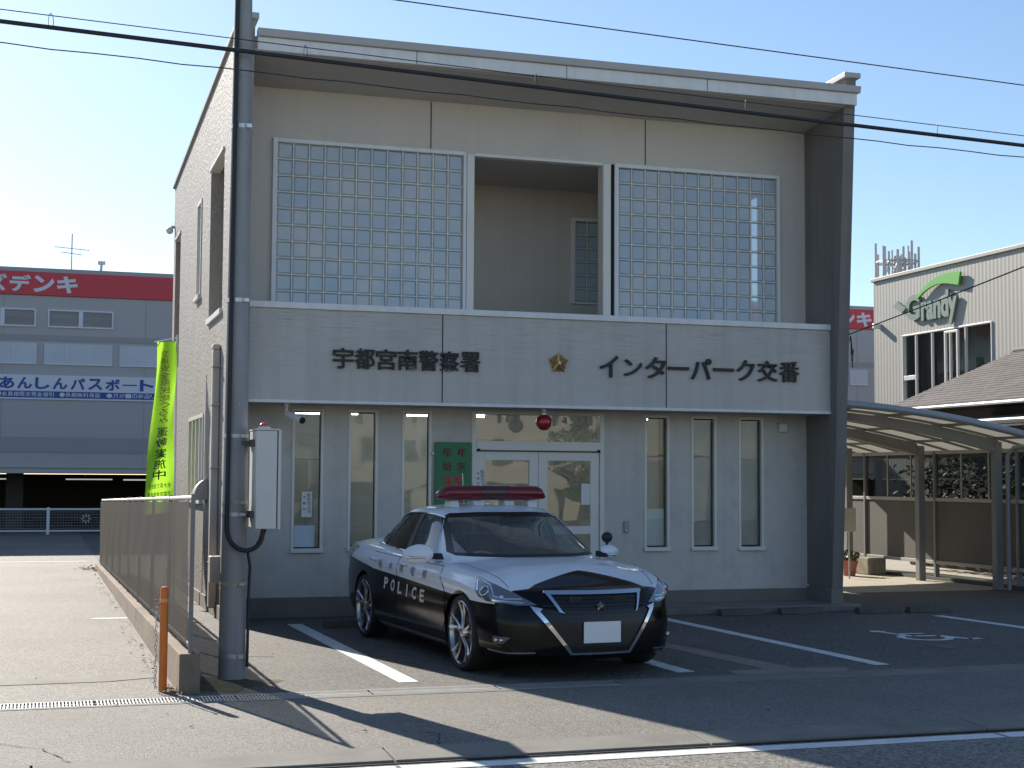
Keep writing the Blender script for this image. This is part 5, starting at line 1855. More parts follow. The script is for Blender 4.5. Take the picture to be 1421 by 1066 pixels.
GH = [  # z, front x, rear x, half width
    (.88, -.10, -3.60, .80), (.985, -.29, -3.40, .79), (1.05, -.435, -3.24, .765), (1.10, -.55, -3.12, .745), (1.20, -.79, -2.90, .70), (1.28, -.98, -2.71, .663), (1.33, -1.11, -2.58, .636), (1.36, -1.20, -2.48, .612), (1.378, -1.28, -2.39, .585), (1.388, -1.36, -2.31, .555)]
GZ = lambda z: z - .045 + .02 * (z - .88) / .508
GH = [(GZ(a), b, c, d) for a, b, c, d in GH]
def gh_rings(shrink=0.0, zlo=.835, ztop=1.411, nseg=160):
    rings = []
    zz = np.linspace(zlo, GZ(1.388), 30)
    for z in zz:
        xf, xr, w = (spline([(g_[0], g_[j]) for g_ in GH], z) for j in (1, 2, 3))
        xf, xr, w = xf - shrink, xr + shrink, w - shrink
        cx_, a = (xf + xr) / 2, (xf - xr) / 2
        ring = []
        for k in range(nseg):
            th = 2 * math.pi * k / nseg
            e = 2 / 3.3
            c, s = math.cos(th), math.sin(th)
            ring.append((cx_ + a * math.copysign(abs(c) ** e, c), w * math.copysign(abs(s) ** e, s), z))
        rings.append(ring)
    last = rings[-1]
    xs0 = [p[0] for p in last]
    c0 = (max(xs0) + min(xs0)) / 2
    for k in range(1, 13):
        s = 1 - k / 12 * .98
        ring = []
        for p in last:
            xa = min(max(p[0], c0 - .25), c0 + .25)
            ring.append((xa + (p[0] - xa) * s, p[1] * s, p[2] + (ztop - shrink * .9 - p[2]) * (1 - s ** 2.0)))
        rings.append(ring)
    return rings

def tmp_obj(me, mats=()):
    o = bpy.data.objects.new('working', me)
    for m_ in mats:
        me.materials.append(m_)
    COL.objects.link(o)
    return o
def boolean(a, b, op):
    md = a.modifiers.new('cut', 'BOOLEAN')
    md.operation = op
    md.object = b
    md.solver = 'EXACT'
    try:
        md.material_mode = 'TRANSFER'
    except Exception:
        pass
    bpy.context.view_layer.update()
    dg = bpy.context.evaluated_depsgraph_get()
    me = bpy.data.meshes.new_from_object(a.evaluated_get(dg))
    a.modifiers.remove(md)
    old = a.data
    a.data = me
    bpy.data.objects.remove(b)
    return a
def bvh_of(me):
    bm = bmesh.new()
    bm.from_mesh(me)
    t = BVHTree.FromBMesh(bm)
    bm.free()
    return t

# two tone paint: white above, black below and on the nose in front of a V across the bonnet
def paint_mat():
    m = bpy.data.materials.new('two_tone_paint')
    m.use_nodes = True
    nt = m.node_tree
    b = nt.nodes['Principled BSDF']
    b.inputs['Roughness'].default_value = 0.28
    b.inputs['Coat Weight'].default_value = 0.35
    b.inputs['Roughness'].default_value = 0.12
    b.inputs['Coat Roughness'].default_value = 0.02
    tc = nt.nodes.new('ShaderNodeTexCoord')
    sp = nt.nodes.new('ShaderNodeSeparateXYZ')
    nt.links.new(tc.outputs['Object'], sp.inputs[0])
    def fcurve(tab, lo, hi, out_lo, out_hi, src):
        mr = nt.nodes.new('ShaderNodeMapRange')
        mr.inputs['From Min'].default_value, mr.inputs['From Max'].default_value = lo, hi
        nt.links.new(src, mr.inputs['Value'])
        fc = nt.nodes.new('ShaderNodeFloatCurve')
        c = fc.mapping.curves[0]
        while len(c.points) > 2:
            c.points.remove(c.points[1])
        pts = [((x - lo) / (hi - lo), (y - out_lo) / (out_hi - out_lo)) for x, y in tab]
        c.points[0].location = pts[0]
        c.points[1].location = pts[-1]
        for p in pts[1:-1]:
            c.points.new(*p)
        for p in c.points:
            p.handle_type = 'VECTOR'
        fc.mapping.update()
        nt.links.new(mr.outputs['Result'], fc.inputs['Value'])
        m2 = nt.nodes.new('ShaderNodeMapRange')
        m2.inputs['To Min'].default_value, m2.inputs['To Max'].default_value = out_lo, out_hi
        nt.links.new(fc.outputs[0], m2.inputs['Value'])
        return m2.outputs['Result']
    zb = fcurve([(-4.0, .82), (-3.3, .812), (-2.69, .757), (-2.44, .735), (-1.2, .69), (-.3, .65), (.3, .62), (.55, .612), (1.0, .60)], -4.0, 1.0, 0.5, 1.0, sp.outputs['X'])
    ab = nt.nodes.new('ShaderNodeMath')
    ab.operation = 'ABSOLUTE'
    nt.links.new(sp.outputs['Y'], ab.inputs[0])
    xb = fcurve([(0, .47), (.45, .60), (.52, .64), (.66, .60), (.74, .54), (.80, .56), (1.0, .95)], 0.0, 1.0, 0.4, 1.0, ab.outputs[0])
    def gt(a, c):
        n = nt.nodes.new('ShaderNodeMath')
        n.operation = 'GREATER_THAN'
        nt.links.new(a, n.inputs[0])
        nt.links.new(c, n.inputs[1])
        return n.outputs[0]
    k1, k2 = gt(zb, sp.outputs['Z']), gt(sp.outputs['X'], xb)
    mx_ = nt.nodes.new('ShaderNodeMath')
    mx_.operation = 'MAXIMUM'
    nt.links.new(k1, mx_.inputs[0])
    nt.links.new(k2, mx_.inputs[1])
    mc = nt.nodes.new('ShaderNodeMix')
    mc.data_type = 'RGBA'
    mc.inputs[6].default_value = (0.80, 0.82, 0.85, 1)
    mc.inputs[7].default_value = (0.006, 0.006, 0.007, 1)
    nt.links.new(mx_.outputs[0], mc.inputs[0])
    nt.links.new(mc.outputs[2], b.inputs['Base Color'])
    ms = nt.nodes.new('ShaderNodeMapRange')
    ms.inputs['To Min'].default_value, ms.inputs['To Max'].default_value = 0.5, 0.28
    nt.links.new(mx_.outputs[0], ms.inputs['Value'])
    nt.links.new(ms.outputs['Result'], b.inputs['Specular IOR Level'])
    b.inputs['Coat Weight'].default_value = 0.0
    # a film of road dust low on the body
    dn = nt.nodes.new('ShaderNodeTexNoise')
    dn.inputs['Scale'].default_value = 9
    dn.inputs['Detail'].default_value = 6
    nt.links.new(tc.outputs['Object'], dn.inputs['Vector'])
    dr = nt.nodes.new('ShaderNodeMapRange')
    dr.inputs['To Min'].default_value, dr.inputs['To Max'].default_value = 0.08, 0.22
    nt.links.new(dn.outputs['Fac'], dr.inputs['Value'])
    nt.links.new(dr.outputs['Result'], b.inputs['Roughness'])
    return m
M_PAINT = paint_mat()
M_CABIN = mat('cabin_dark', (0.02, 0.02, 0.022), 0.8)
M_CHROME = mat('chrome', (0.72, 0.74, 0.78), 0.08, 1.0)
M_RUBBER = mat('tyre_rubber', (0.016, 0.016, 0.016), 0.75, bump=0.2, bscale=60)
M_ALLOY = mat('alloy_rim', (0.40, 0.40, 0.41), 0.22, 0.9)
M_GRILLE = mat('grille_black', (0.010, 0.010, 0.011), 0.35)
G_CAR = glass_mat('car_glass', (0.62, 0.74, 0.74), 2.1, diffuse=(0.42, 0.52, 0.58), dfac=0.16)  # grey-blue diffuse share paints in the haze of reflected sky
G_PRIV = glass_mat('privacy_glass', (0.12, 0.13, 0.13), 1.6)
M_SEAM = mat('panel_gap', (0.008, 0.008, 0.008), 0.8)

low_me = weld_top(rings_to_mesh(body_rings(), 'low'))
green_me = weld_top(rings_to_mesh(gh_rings(), 'green'))
LOW, GREEN = bvh_of(low_me), bvh_of(green_me)

body = tmp_obj(low_me.copy(), [M_PAINT])
body = boolean(body, tmp_obj(green_me.copy(), [M_PAINT]), 'UNION')
FULL = bvh_of(body.data)
# hollow cabin
cav = gh_rings(.045)
cav = [[(p[0] * 1.0 - 0.12 if p[0] > -1.2 else p[0] + .25, p[1] * .95, .42) for p in cav[0]]] + cav
body = boolean(body, tmp_obj(weld_top(rings_to_mesh(cav, 'cavity')), [M_CABIN]), 'DIFFERENCE')
SIDE_GLASS = [(-.91, .935), (-1.27, 1.287), (-1.45, 1.312), (-1.75, 1.322), (-2.08, 1.318), (-2.40, 1.278), (-2.65, 1.20), (-2.82, 1.09), (-2.89, 1.02), (-2.6, .985), (-2.0, .955), (-1.4, .936)]
def prism_obj(poly, axis, a, b, mm):
    return tmp_obj(MB().prism(poly, axis, a, b).mesh('cutter'), [mm])
body = boolean(body, prism_obj(SIDE_GLASS, 'y', -1.2, 1.2, M_PAINT), 'DIFFERENCE')
WS = [(-.705, .98), (-.675, .952), (-.3, .947), (.3, .947), (.675, .952), (.705, .98), (.58, 1.305), (.555, 1.323), (.28, 1.337), (-.28, 1.337), (-.555, 1.323), (-.58, 1.305)]
body = boolean(body, prism_obj(WS, 'x', -1.32, .1, M_PAINT), 'DIFFERENCE')
RW = [(-.60, 1.06), (.60, 1.06), (.53, 1.285), (.3, 1.31), (-.3, 1.31), (-.53, 1.285)]
body = boolean(body, prism_obj(RW, 'x', -3.6, -2.45, M_PAINT), 'DIFFERENCE')
for wx in (0, -2.85):
    for sgn in (-1, 1):
        cyl = MB().lathe([(0, -.20), (.362, -.20), (.372, .20), (0, .20)], 56, (wx, sgn * .80, .325), 'y').mesh('cutter')
        bm = bmesh.new()
        bm.from_mesh(cyl)
        bmesh.ops.remove_doubles(bm, verts=bm.verts, dist=1e-5)
        bmesh.ops.recalc_face_normals(bm, faces=bm.faces)
        bm.to_mesh(cyl)
        bm.free()
        body = boolean(body, tmp_obj(cyl, [M_CABIN]), 'DIFFERENCE')
body_me = body.data
bpy.data.objects.remove(body)
print('car body', len(body_me.polygons), [m_.name for m_ in body_me.materials])

car = thing('police_car', 'black and white police sedan with a red light bar, parked nose out by the entrance', 'police car', (0, 0, 0))
def part(name, mb, mm, parent=None, smooth=None, bevel=0.0):
    return obj(name, mb, mm, parent or car, None, smooth, bevel)
mats_b = [m_ for m_ in body_me.materials]
link_mesh('body', body_me, mats_b, car, None, 38)

# draping flat outlines on the car's skin
def drape(poly, frame, bvh, off, cell=0.04):
    """poly in the frame's (a,b) plane; frame = (origin, a, b, d): cast along d"""
    o, a, b, d = (Vector(v) for v in frame)
    bm = bmesh.new()
    vs = [bm.verts.new((p[0], p[1], 0)) for p in poly]
    bm.faces.new(vs)
    lo = [min(p[i] for p in poly) for i in (0, 1)]
    hi = [max(p[i] for p in poly) for i in (0, 1)]
    for ax in (0, 1):
        c = lo[ax] + cell
        while c < hi[ax] - 1e-4:
            nrm = (1, 0, 0) if ax == 0 else (0, 1, 0)
            co = (c, 0, 0) if ax == 0 else (0, c, 0)
            bmesh.ops.bisect_plane(bm, geom=bm.verts[:] + bm.edges[:] + bm.faces[:], plane_co=co, plane_no=nrm)
            c += cell
    bmesh.ops.triangulate(bm, faces=[f for f in bm.faces if len(f.verts) > 4])
    bad = []
    for v in bm.verts:
        p = o + a * v.co.x + b * v.co.y
        hit = bvh.ray_cast(p, d)
        if hit[0] is None:
            bad.append(v)
            continue
        n = hit[1] if hit[1].dot(d) < 0 else -hit[1]
        v.co = hit[0] + n * off
    bmesh.ops.delete(bm, geom=bad, context='VERTS')
    me = bpy.data.meshes.new('patch')
    bm.to_mesh(me)
    bm.free()
    return me
def side_frame(sgn):
    return ((0, sgn * 3, 0), (1, 0, 0), (0, 0, 1), (0, -sgn, 0))
FRONT = ((4, 0, 0), (0, 1, 0), (0, 0, 1), (-1, 0, 0))
BACK = ((-7, 0, 0), (0, 1, 0), (0, 0, 1), (1, 0, 0))
TOP = ((0, 0, 4), (1, 0, 0), (0, 1, 0), (0, 0, -1))
def patch(name, poly, frame, bvh, off, mm, parent=None, cell=0.04, smooth=180):
    return link_mesh(name, drape(poly, frame, bvh, off, cell), mm, parent or car, None, smooth)
def shift_mesh(me, v):
    me.transform(Matrix.Translation(Vector(v)))
    return me
def offset_poly(poly, d):
    """grow a polygon outwards by d (simple per-vertex normals)"""
    n = len(poly)
    area = sum(poly[i][0] * poly[(i + 1) % n][1] - poly[(i + 1) % n][0] * poly[i][1] for i in range(n))
    s = 1 if area > 0 else -1
    out = []
    for i in range(n):
        p0, p1, p2 = Vector(poly[i - 1]), Vector(poly[i]), Vector(poly[(i + 1) % n])
        e1, e2 = (p1 - p0).normalized(), (p2 - p1).normalized()
        n1, n2 = Vector((e1.y, -e1.x)) * s, Vector((e2.y, -e2.x)) * s
        b_ = (n1 + n2).normalized()
        k = max(0.35, b_.dot(n1))
        q = p1 + b_ * (d / k)
        out.append((q.x, q.y))
    return out
def line_poly(pts, w):
    """a band of width w along a polyline"""
    L_, R_ = [], []
    for i, p in enumerate(pts):
        p = Vector(p)
        t = (Vector(pts[min(i + 1, len(pts) - 1)]) - Vector(pts[max(i - 1, 0)])).normalized()
        n = Vector((-t.y, t.x)) * w / 2
        L_.append(tuple(p + n))
        R_.append(tuple(p - n))
    return L_ + R_[::-1]

# glass
patch('windscreen', offset_poly(WS, .006), FRONT, GREEN, -.008, G_CAR, cell=.05)
patch('rear_window', offset_poly(RW, .006), BACK, GREEN, -.008, G_PRIV, cell=.05)
# black ceramic border inside the windscreen
m = MB()
ws_in = offset_poly(WS, -.03)
ws_out = offset_poly(WS, .004)
bm_v, bm_f = [], []
for i in range(len(WS)):
    a0, a1, b0, b1 = ws_out[i], ws_out[(i + 1) % len(WS)], ws_in[i], ws_in[(i + 1) % len(WS)]
    for k in range(8):
        for q, (p, r_) in enumerate((((a0, a1), k / 8), ((a0, a1), (k + 1) / 8), ((b0, b1), (k + 1) / 8), ((b0, b1), k / 8))):
            y_, z_ = p[0] + (p[1] - p[0]) * r_ if False else (p[0][0] + (p[1][0] - p[0][0]) * r_), (p[0][1] + (p[1][1] - p[0][1]) * r_)
            hit = GREEN.ray_cast(Vector((4, y_, z_)), Vector((-1, 0, 0)))
            bm_v.append(hit[0] + hit[1] * -.004)
        n_ = len(bm_v)
        bm_f.append((n_ - 4, n_ - 3, n_ - 2, n_ - 1))
part('windscreen_border', MB().add(bm_v, bm_f), M_GRILLE)
for sgn in (-1, 1):
    fr_ = side_frame(sgn)
    def cutx(poly, x0, x1):
        """clip the side glass outline between two x values"""
        def clip(pl, keep, xc):
            out = []
            for i in range(len(pl)):
                a, b = pl[i - 1], pl[i]
                ka, kb = keep(a[0]), keep(b[0])
                if ka != kb:
                    t = (xc - a[0]) / (b[0] - a[0])
                    out.append((xc, a[1] + (b[1] - a[1]) * t))
                if kb:
                    out.append(b)
            return out
        pl = clip(poly, lambda x: x <= x1, x1)
        return clip(pl, lambda x: x >= x0, x0)
    big = offset_poly(SIDE_GLASS, .006)
    patch('side_glass', cutx(big, -1.70, -.90), fr_, GREEN, -.010, G_CAR, cell=.06)
    patch('side_glass', cutx(big, -3.0, -1.735), fr_, GREEN, -.010, G_PRIV, cell=.06)
    patch('door_pillar', cutx(big, -1.775, -1.655), fr_, GREEN, -.004, M_GRILLE, cell=.03)
    patch('door_pillar', cutx(big, -2.52, -2.485), fr_, GREEN, -.005, M_GRILLE, cell=.03)
    # bright trim along the lower glass edge and round its outline
    loop = SIDE_GLASS + SIDE_GLASS[:1]
    pts3 = []
    for i in range(len(loop) - 1):
        for k in range(5):
            x_, z_ = loop[i][0] + (loop[i + 1][0] - loop[i][0]) * k / 5, loop[i][1] + (loop[i + 1][1] - loop[i][1]) * k / 5
            hit = FULL.ray_cast(Vector((x_, sgn * 3, z_)), Vector((0, -sgn, 0)))
            pts3.append(hit[0] + Vector((0, sgn * .002, 0)))
    pts3.append(pts3[0])
    part('window_trim', MB().tube(pts3, .007, 6), M_CHROME, smooth=60)
    # doors with their gaps, handles
    FD = [(-.52, .22), (-.34, .40), (-.36, .62), (-.52, .865), (-1.69, .885), (-1.70, .22)]
    RD = [(-1.715, .22), (-1.705, .885), (-2.55, .905), (-2.60, .80), (-2.42, .62), (-2.33, .40), (-2.33, .22)]
    for nm, pl, hx_ in (('front', FD, -1.50), ('rear', RD, -2.42)):
        patch('door_gap', offset_poly(pl, .004), fr_, LOW, .0015, M_SEAM, cell=.05)
        d_ = patch('door', offset_poly(pl, -.002), fr_, LOW, .0045, M_PAINT, cell=.05)
        hz = .838
        hit = LOW.ray_cast(Vector((hx_, sgn * 3, hz)), Vector((0, -sgn, 0)))[0]
        y_ = hit.y
        hb = MB().tube([(hx_ - .10, y_ + sgn * .006, hz), (hx_ - .085, y_ + sgn * .03, hz + .002), (hx_ + .08, y_ + sgn * .03, hz - .002), (hx_ + .10, y_ + sgn * .006, hz - .004)], [.012, .016, .016, .012], 10)
        obj('handle', hb, M_WHITE_C if 'M_WHITE_C' in globals() else M_PAINT, d_, smooth=60)
    # chrome line and reflection-catching sill trim
    patch('sill_trim', line_poly([(-.42, .205), (-2.36, .215)], .032), fr_, LOW, .006, mat('sill_metal', (0.35, 0.35, 0.36), 0.25, 0.8), cell=.05)

def side_text(body_s, x0, x1, z0, z1, dz, sgn, mm, off=0.0, name='lettering'):
    """lettering along the flank; dz lowers its front end"""
    me = fit_text(body_s, 0, 1, 0, 1, 0, off)
    bm = bmesh.new()
    bm.from_mesh(me)
    bmesh.ops.triangulate(bm, faces=bm.faces)
    for v in bm.verts:
        u_, w_ = v.co.x, v.co.y
        # seen from outside the reading direction runs rear to front on the car's right flank
        x = x0 + (x1 - x0) * u_
        z = z0 + (z1 - z0) * w_ + dz * (u_ if sgn < 0 else 1 - u_)
        hit = LOW.ray_cast(Vector((x, sgn * 3, z)), Vector((0, -sgn, 0)))
        v.co = hit[0] + hit[1] * .008 if hit[1].y * sgn > 0 else hit[0] - hit[1] * .008
    bm.to_mesh(me)
    bm.free()
    return link_mesh(name, me, mm, car)
M_WLET = mat('white_letter', (0.62, 0.62, 0.58), 0.5)
M_GLET = mat('grey_letter', (0.10, 0.10, 0.11), 0.5)
import string
def spaced(chars, x0, x1, z0, z1, dz, sgn, mm, wfrac, off):
    n = len(chars)
    for i, c in enumerate(chars):
        t0 = i / n
        a = x0 + (x1 - x0) * (i + .5 - wfrac / 2) / n
        b = x0 + (x1 - x0) * (i + .5 + wfrac / 2) / n
        yield c, a, b, z0 + dz * ((i + .5) / n if sgn < 0 else 1 - (i + .5) / n)
for sgn in (-1, 1):
    xr_, xf_ = (-2.13, -.83) if sgn < 0 else (-.83, -2.13)
    mes = []
    widths = {'I': .2}
    for c, a, b, zz in spaced('POLICE', xr_, xf_, .565, .68, -.055, sgn, M_WLET, .56, .05):
        if c == 'I':
            mid = (a + b) / 2
            a, b = mid + (a - mid) * .28, mid + (b - mid) * .28
        me = fit_text(c, a, b, zz, zz + .115, 0, .035)
        for v in me.vertices:
            hit = LOW.ray_cast(Vector((v.co.x, sgn * 3, v.co.y)), Vector((0, -sgn, 0)))
            v.co = Vector((hit[0].x, hit[0].y + sgn * .008, hit[0].z))
        mes.append(me)
    link_mesh('police_lettering', join_meshes(mes, 'police_lettering'), M_WLET, car)
    mes = []
    for c, a, b, zz in spaced('栃木県警察', xr_ + (-.25 if sgn < 0 else 0), xf_ + (.12 if sgn < 0 else 0), .76, .83, -.03, sgn, M_GLET, .36, .0):
        me = fit_text(c, a, b, zz, zz + .085, 0, .0)
        for v in me.vertices:
            hit = LOW.ray_cast(Vector((v.co.x, sgn * 3, v.co.y)), Vector((0, -sgn, 0)))
            v.co = Vector((hit[0].x, hit[0].y + sgn * .008, hit[0].z))
        link_mesh('prefecture_letter', me, M_GLET, car)

# bonnet gap
bon = [(.60, -.45), (.66, -.2), (.67, 0), (.66, .2), (.60, .45)]
for sgn in (-1, 1):
    patch('bonnet_gap', line_poly([(.55, sgn * .66), (.2, sgn * .71), (-.2, sgn * .725), (-.42, sgn * .73)], .006), TOP, LOW, .0015, M_SEAM, cell=.05)

# nose: grille, chrome, plate, lamps
LOWER = lambda pl: [(y_ * .985, z_ - .016 * smooth(.3, .6, z_)) for y_, z_ in pl]
GR = LOWER([(-.425, .725), (-.335, .575), (-.47, .60), (-.54, .605), (-.255, .218), (.255, .218), (.54, .605), (.47, .60), (.335, .575), (.425, .725)])
gp = patch('grille', GR, FRONT, LOW, .004, M_GRILLE, cell=.03)
def nose_strip(name, poly, off, th, mm=M_CHROME, parent=None):
    """a raised strip: draped face with a skirt"""
    me = drape(poly, FRONT, LOW, off + th, .02)
    bm = bmesh.new()
    bm.from_mesh(me)
    r = bmesh.ops.extrude_face_region(bm, geom=bm.faces[:])
    for v in [e for e in r['geom'] if isinstance(e, bmesh.types.BMVert)]:
        v.co.x += th * .6
    bmesh.ops.recalc_face_normals(bm, faces=bm.faces)
    bm.to_mesh(me)
    bm.free()
    return link_mesh(name, me, mm, parent or car, None, 40)
tr_ = nose_strip('grille_frame', LOWER([(-.435, .74), (-.445, .722), (-.43, .715), (-.35, .572), (-.305, .56), (-.325, .575), (-.395, .708), (.395, .708), (.345, .575), (.33, .56), (.355, .572), (.43, .715), (.445, .722), (.435, .74)]), .002, .012)
lf = nose_strip('bumper_chrome', LOWER([(-.565, .618), (-.475, .597), (-.497, .575), (-.25, .228), (.25, .228), (.497, .575), (.475, .597), (.565, .618), (.545, .58), (.268, .211), (-.268, .211), (-.545, .58)]), .002, .010)
# thin slats across the grille
for k, z_ in enumerate((.25, .285, .32, .52, .55, .60, .63, .66, .69)):
    w_ = interp(z_, [(.2, .24), (.6, .46), (.605, .34), (.72, .40)])
    patch('grille_slat', [(-w_, z_ - .004), (w_, z_ - .004), (w_, z_ + .004), (-w_, z_ + .004)], FRONT, LOW, .010, mat('slat_black', (0.03, 0.03, 0.032), 0.25), gp, cell=.06)
fx_ = LOW.ray_cast(Vector((4, 0, .4)), Vector((-1, 0, 0)))[0].x
pl = part('number_plate', MB().box(fx_ + .012, fx_ + .02, -.165, .165, .303, .478), mat('plate_white', (0.93, 0.93, 0.93), 0.5), bevel=.003)
# crest on the grille
cx_ = LOW.ray_cast(Vector((4, 0, .60)), Vector((-1, 0, 0)))[0].x
m = MB()
for k in range(5):
    a = R(90 + 72 * k)
    for s_ in (-1, 1):
        b_ = a + s_ * R(36)
        m.add([(cx_ + .05, 0, .60), (cx_ + .02, .042 * math.cos(a), .60 + .042 * math.sin(a)), (cx_ + .018, .027 * math.cos(b_), .60 + .027 * math.sin(b_))], [(0, 1, 2)])
m.sphere((cx_ + .035, 0, .60), .018, 10)
part('crest', m, mat('pale_gold', (0.30, 0.27, 0.22), 0.3, 0.9))
for sgn in (-1, 1):
    gx = LOW.ray_cast(Vector((4, sgn * .2, .655)), Vector((-1, 0, 0)))[0].x
    part('grille_lamp', MB().box(gx - .01, gx + .016, sgn * .2 - .055, sgn * .2 + .055, .628, .682), mat('dark_lamp', (0.02, 0.022, 0.022), 0.15), bevel=.008)
# headlamps: cast along a slanted direction so that the outline wraps round the corner
for sgn in (-1, 1):
    ca, sa = math.cos(R(42)), math.sin(R(42))
    d = Vector((-ca, -sgn * sa, 0))
    a_ = Vector((-sa, sgn * ca, 0))                 # towards the outside of the car
    o_ = Vector((0.5, sgn * .7, 0)) - d * 4
    frame = (o_, a_, (0, 0, 1), d)
    HL_ = [(-.33, .612), (-.14, .70), (0.04, .765), (.235, .822), (.262, .815), (.245, .72), (.19, .655), (.10, .632), (-.05, .622), (-.17, .606)]
    base = patch('headlamp', HL_, frame, LOW, .003, mat('lamp_housing', (0.20, 0.21, 0.23), 0.12, 0.55, coat=1.0), cell=.03)
    def hstrip(name, pts, w, off, mm):
        me = drape(line_poly(pts, w), frame, LOW, off, .02)
        return link_mesh(name, me, mm, base, None, 60)
    hstrip('lamp_chrome_edge', [(-.22, .625), (-.10, .634), (.08, .645), (.16, .665), (.215, .72), (.24, .80)], .013, .006, M_CHROME)
    hstrip('lamp_daylight_strip', [(-.20, .655), (-.06, .655), (.04, .675), (.06, .72), (.10, .765), (.20, .80)], .012, .006, mat('lamp_strip', (0.65, 0.68, 0.72), 0.15, 0.6))
    def on_skin(u_, z_, off):
        p = o_ + a_ * u_ + Vector((0, 0, z_))
        h_ = LOW.ray_cast(p, d)
        n_ = h_[1] if h_[1].dot(d) < 0 else -h_[1]
        return h_[0] + n_ * off, n_
    c_, n_ = on_skin(.135, .715, .004)
    t1 = n_.orthogonal().normalized()
    t2 = n_.cross(t1)
    tor = [c_ + t1 * (.043 * math.cos(2 * math.pi * k / 24)) + t2 * (.043 * math.sin(2 * math.pi * k / 24)) for k in range(25)]
    obj('lamp_ring', MB().tube(tor, .007, 8, cap=False), M_CHROME, base, smooth=60)
    obj('projector_lens', MB().sphere(tuple(c_ - n_ * .012), .038, 20), mat('projector_glass', (0.10, 0.11, 0.12), 0.03, 0.2, coat=1.0), base, smooth=60)
    c2, n2 = on_skin(-.03, .672, .004)
    obj('indicator_lens', MB().sphere(tuple(c2 - n2 * .006), .018, 12), M_CHROME, base, smooth=60)
    # fog lamp in the bumper corner
    FG = [(-.13, .345), (.03, .352), (.045, .325), (.03, .288), (-.06, .288)]
    f_ = patch('fog_lamp', FG, frame, LOW, .003, mat('fog_housing', (0.16, 0.16, 0.165), 0.2, 0.6), cell=.03)
    for uu in (-.0, -.05):
        c3, n3 = on_skin(uu, .318, .004)
        obj('fog_lens', MB().sphere(tuple(c3), .018, 12), M_CHROME, f_, smooth=60)
    patch('corner_strip', line_poly([(-.33, .225), (-.1, .215), (.1, .235)], .014), frame, LOW, .004, mat('sill_metal', (0, 0, 0)), cell=.03)
    # rear lamp wrapping the tail corner
    d_ = Vector((ca, -sgn * sa, 0))
    ab_ = Vector((sa, sgn * ca, 0))
    ob = Vector((-3.55, sgn * .7, 0)) - d_ * 4
    patch('rear_lamp', [(-.30, .76), (.20, .80), (.34, .92), (.20, .945), (-.30, .92)], (ob, ab_, (0, 0, 1), d_), LOW, .004, mat('tail_red', (0.18, 0.008, 0.012), 0.1, coat=1.0), cell=.04)
    # door mirror
    mr_ = MB()
    cx2, cy2, cz2 = -.80, (.925 if sgn > 0 else -.985), .955
    rings_ = []
    for i in range(13):
        t = i / 12
        yy = cy2 - sgn * .125 + sgn * (.21 if sgn > 0 else .26) * t
        r_ = math.sin(math.pi * (0.06 + .88 * t)) ** .55
        ring_ = []
        for k in range(20):
            a = 2 * math.pi * k / 20
            ring_.append((cx2 + .06 * r_ * math.cos(a) + (.05 * (t - .5) * -1), yy, cz2 + (.075 if sgn > 0 else .098) * r_ * math.sin(a) * (1 - .12 * t) + .012 * (1 - t)))
        rings_.append(ring_)
    mv, mf = [], []
    for rg in rings_:
        mv += rg
    for i in range(12):
        for k in range(20):
            mf.append((i * 20 + k, i * 20 + (k + 1) % 20, (i + 1) * 20 + (k + 1) % 20, (i + 1) * 20 + k))
    mf += [tuple(range(20)), tuple(range(240, 260))]
    mo = part('door_mirror', MB().add(mv, mf), M_PAINT, smooth=50)
    obj('mirror_indicator', MB().tube([(cx2 + .060, cy2 - sgn * .06, cz2 - .022), (cx2 + .052, cy2 + sgn * .05, cz2 - .02), (cx2 + .02, cy2 + sgn * (.075 if sgn > 0 else .125), cz2 - .012)], .009, 8), M_CHROME, mo, smooth=60)
    obj('mirror_stalk', MB().prism([(-.82, .915), (-.70, .915), (-.76, .97), (-.82, .97)], 'y', sgn * .775, sgn * .85), M_GRILLE, mo)
    # wheels
    for wx in (0, -2.85):
        yo = sgn * .875
        w_ = MB()
        prof = [(.262, -.20), (.30, -.205), (.322, -.19), (.329, -.15), (.330, -.06), (.325, -.018), (.315, -.001), (.30, .005), (.282, .001), (.272, -.010), (.266, -.03)]
        tyre_prof = [(r_, yo + sgn * h_) for r_, h_ in prof]
        ty = part('wheel', w_.lathe(tyre_prof, 56, (wx, 0, .325), 'y'), M_RUBBER, smooth=40)
        rim = MB()
        rim.lathe([(.270, yo - sgn * .012), (.276, yo - sgn * .002), (.268, yo + sgn * .001), (.258, yo - sgn * .008), (.252, yo - sgn * .05), (.245, yo - sgn * .16)], 56, (wx, 0, .325), 'y')
        rim.lathe([(0, yo - sgn * .004), (.03, yo - sgn * .004), (.05, yo - sgn * .012), (.062, yo - sgn * .03), (.062, yo - sgn * .06)], 32, (wx, 0, .325), 'y')
        for k in range(5):
            for off_ in (-.21, .21):
                th = 2 * math.pi * k / 5 + .3
                p0 = (th + off_ * .55, .045)
                p1 = (th + off_, .265)
                pts_ = []
                for t in (0, .25, .5, .75, 1):
                    a = p0[0] + (p1[0] - p0[0]) * t
                    r_ = p0[1] + (p1[1] - p0[1]) * t
                    pts_.append((wx + r_ * math.cos(a), yo - sgn * (.022 - .012 * t + .016 * math.sin(math.pi * t)), .325 + r_ * math.sin(a)))
                rim.tube(pts_, [.021, .0165, .015, .0155, .021], 6)
        obj('rim', rim, M_ALLOY, ty, smooth=40)
        obj('brake_disc', MB().lathe([(.03, yo - sgn * .10), (.165, yo - sgn * .10), (.165, yo - sgn * .115), (.03, yo - sgn * .115)], 40, (wx, 0, .325), 'y'), mat('disc_steel', (0.16, 0.16, 0.16), 0.4, 0.8), ty, smooth=40)
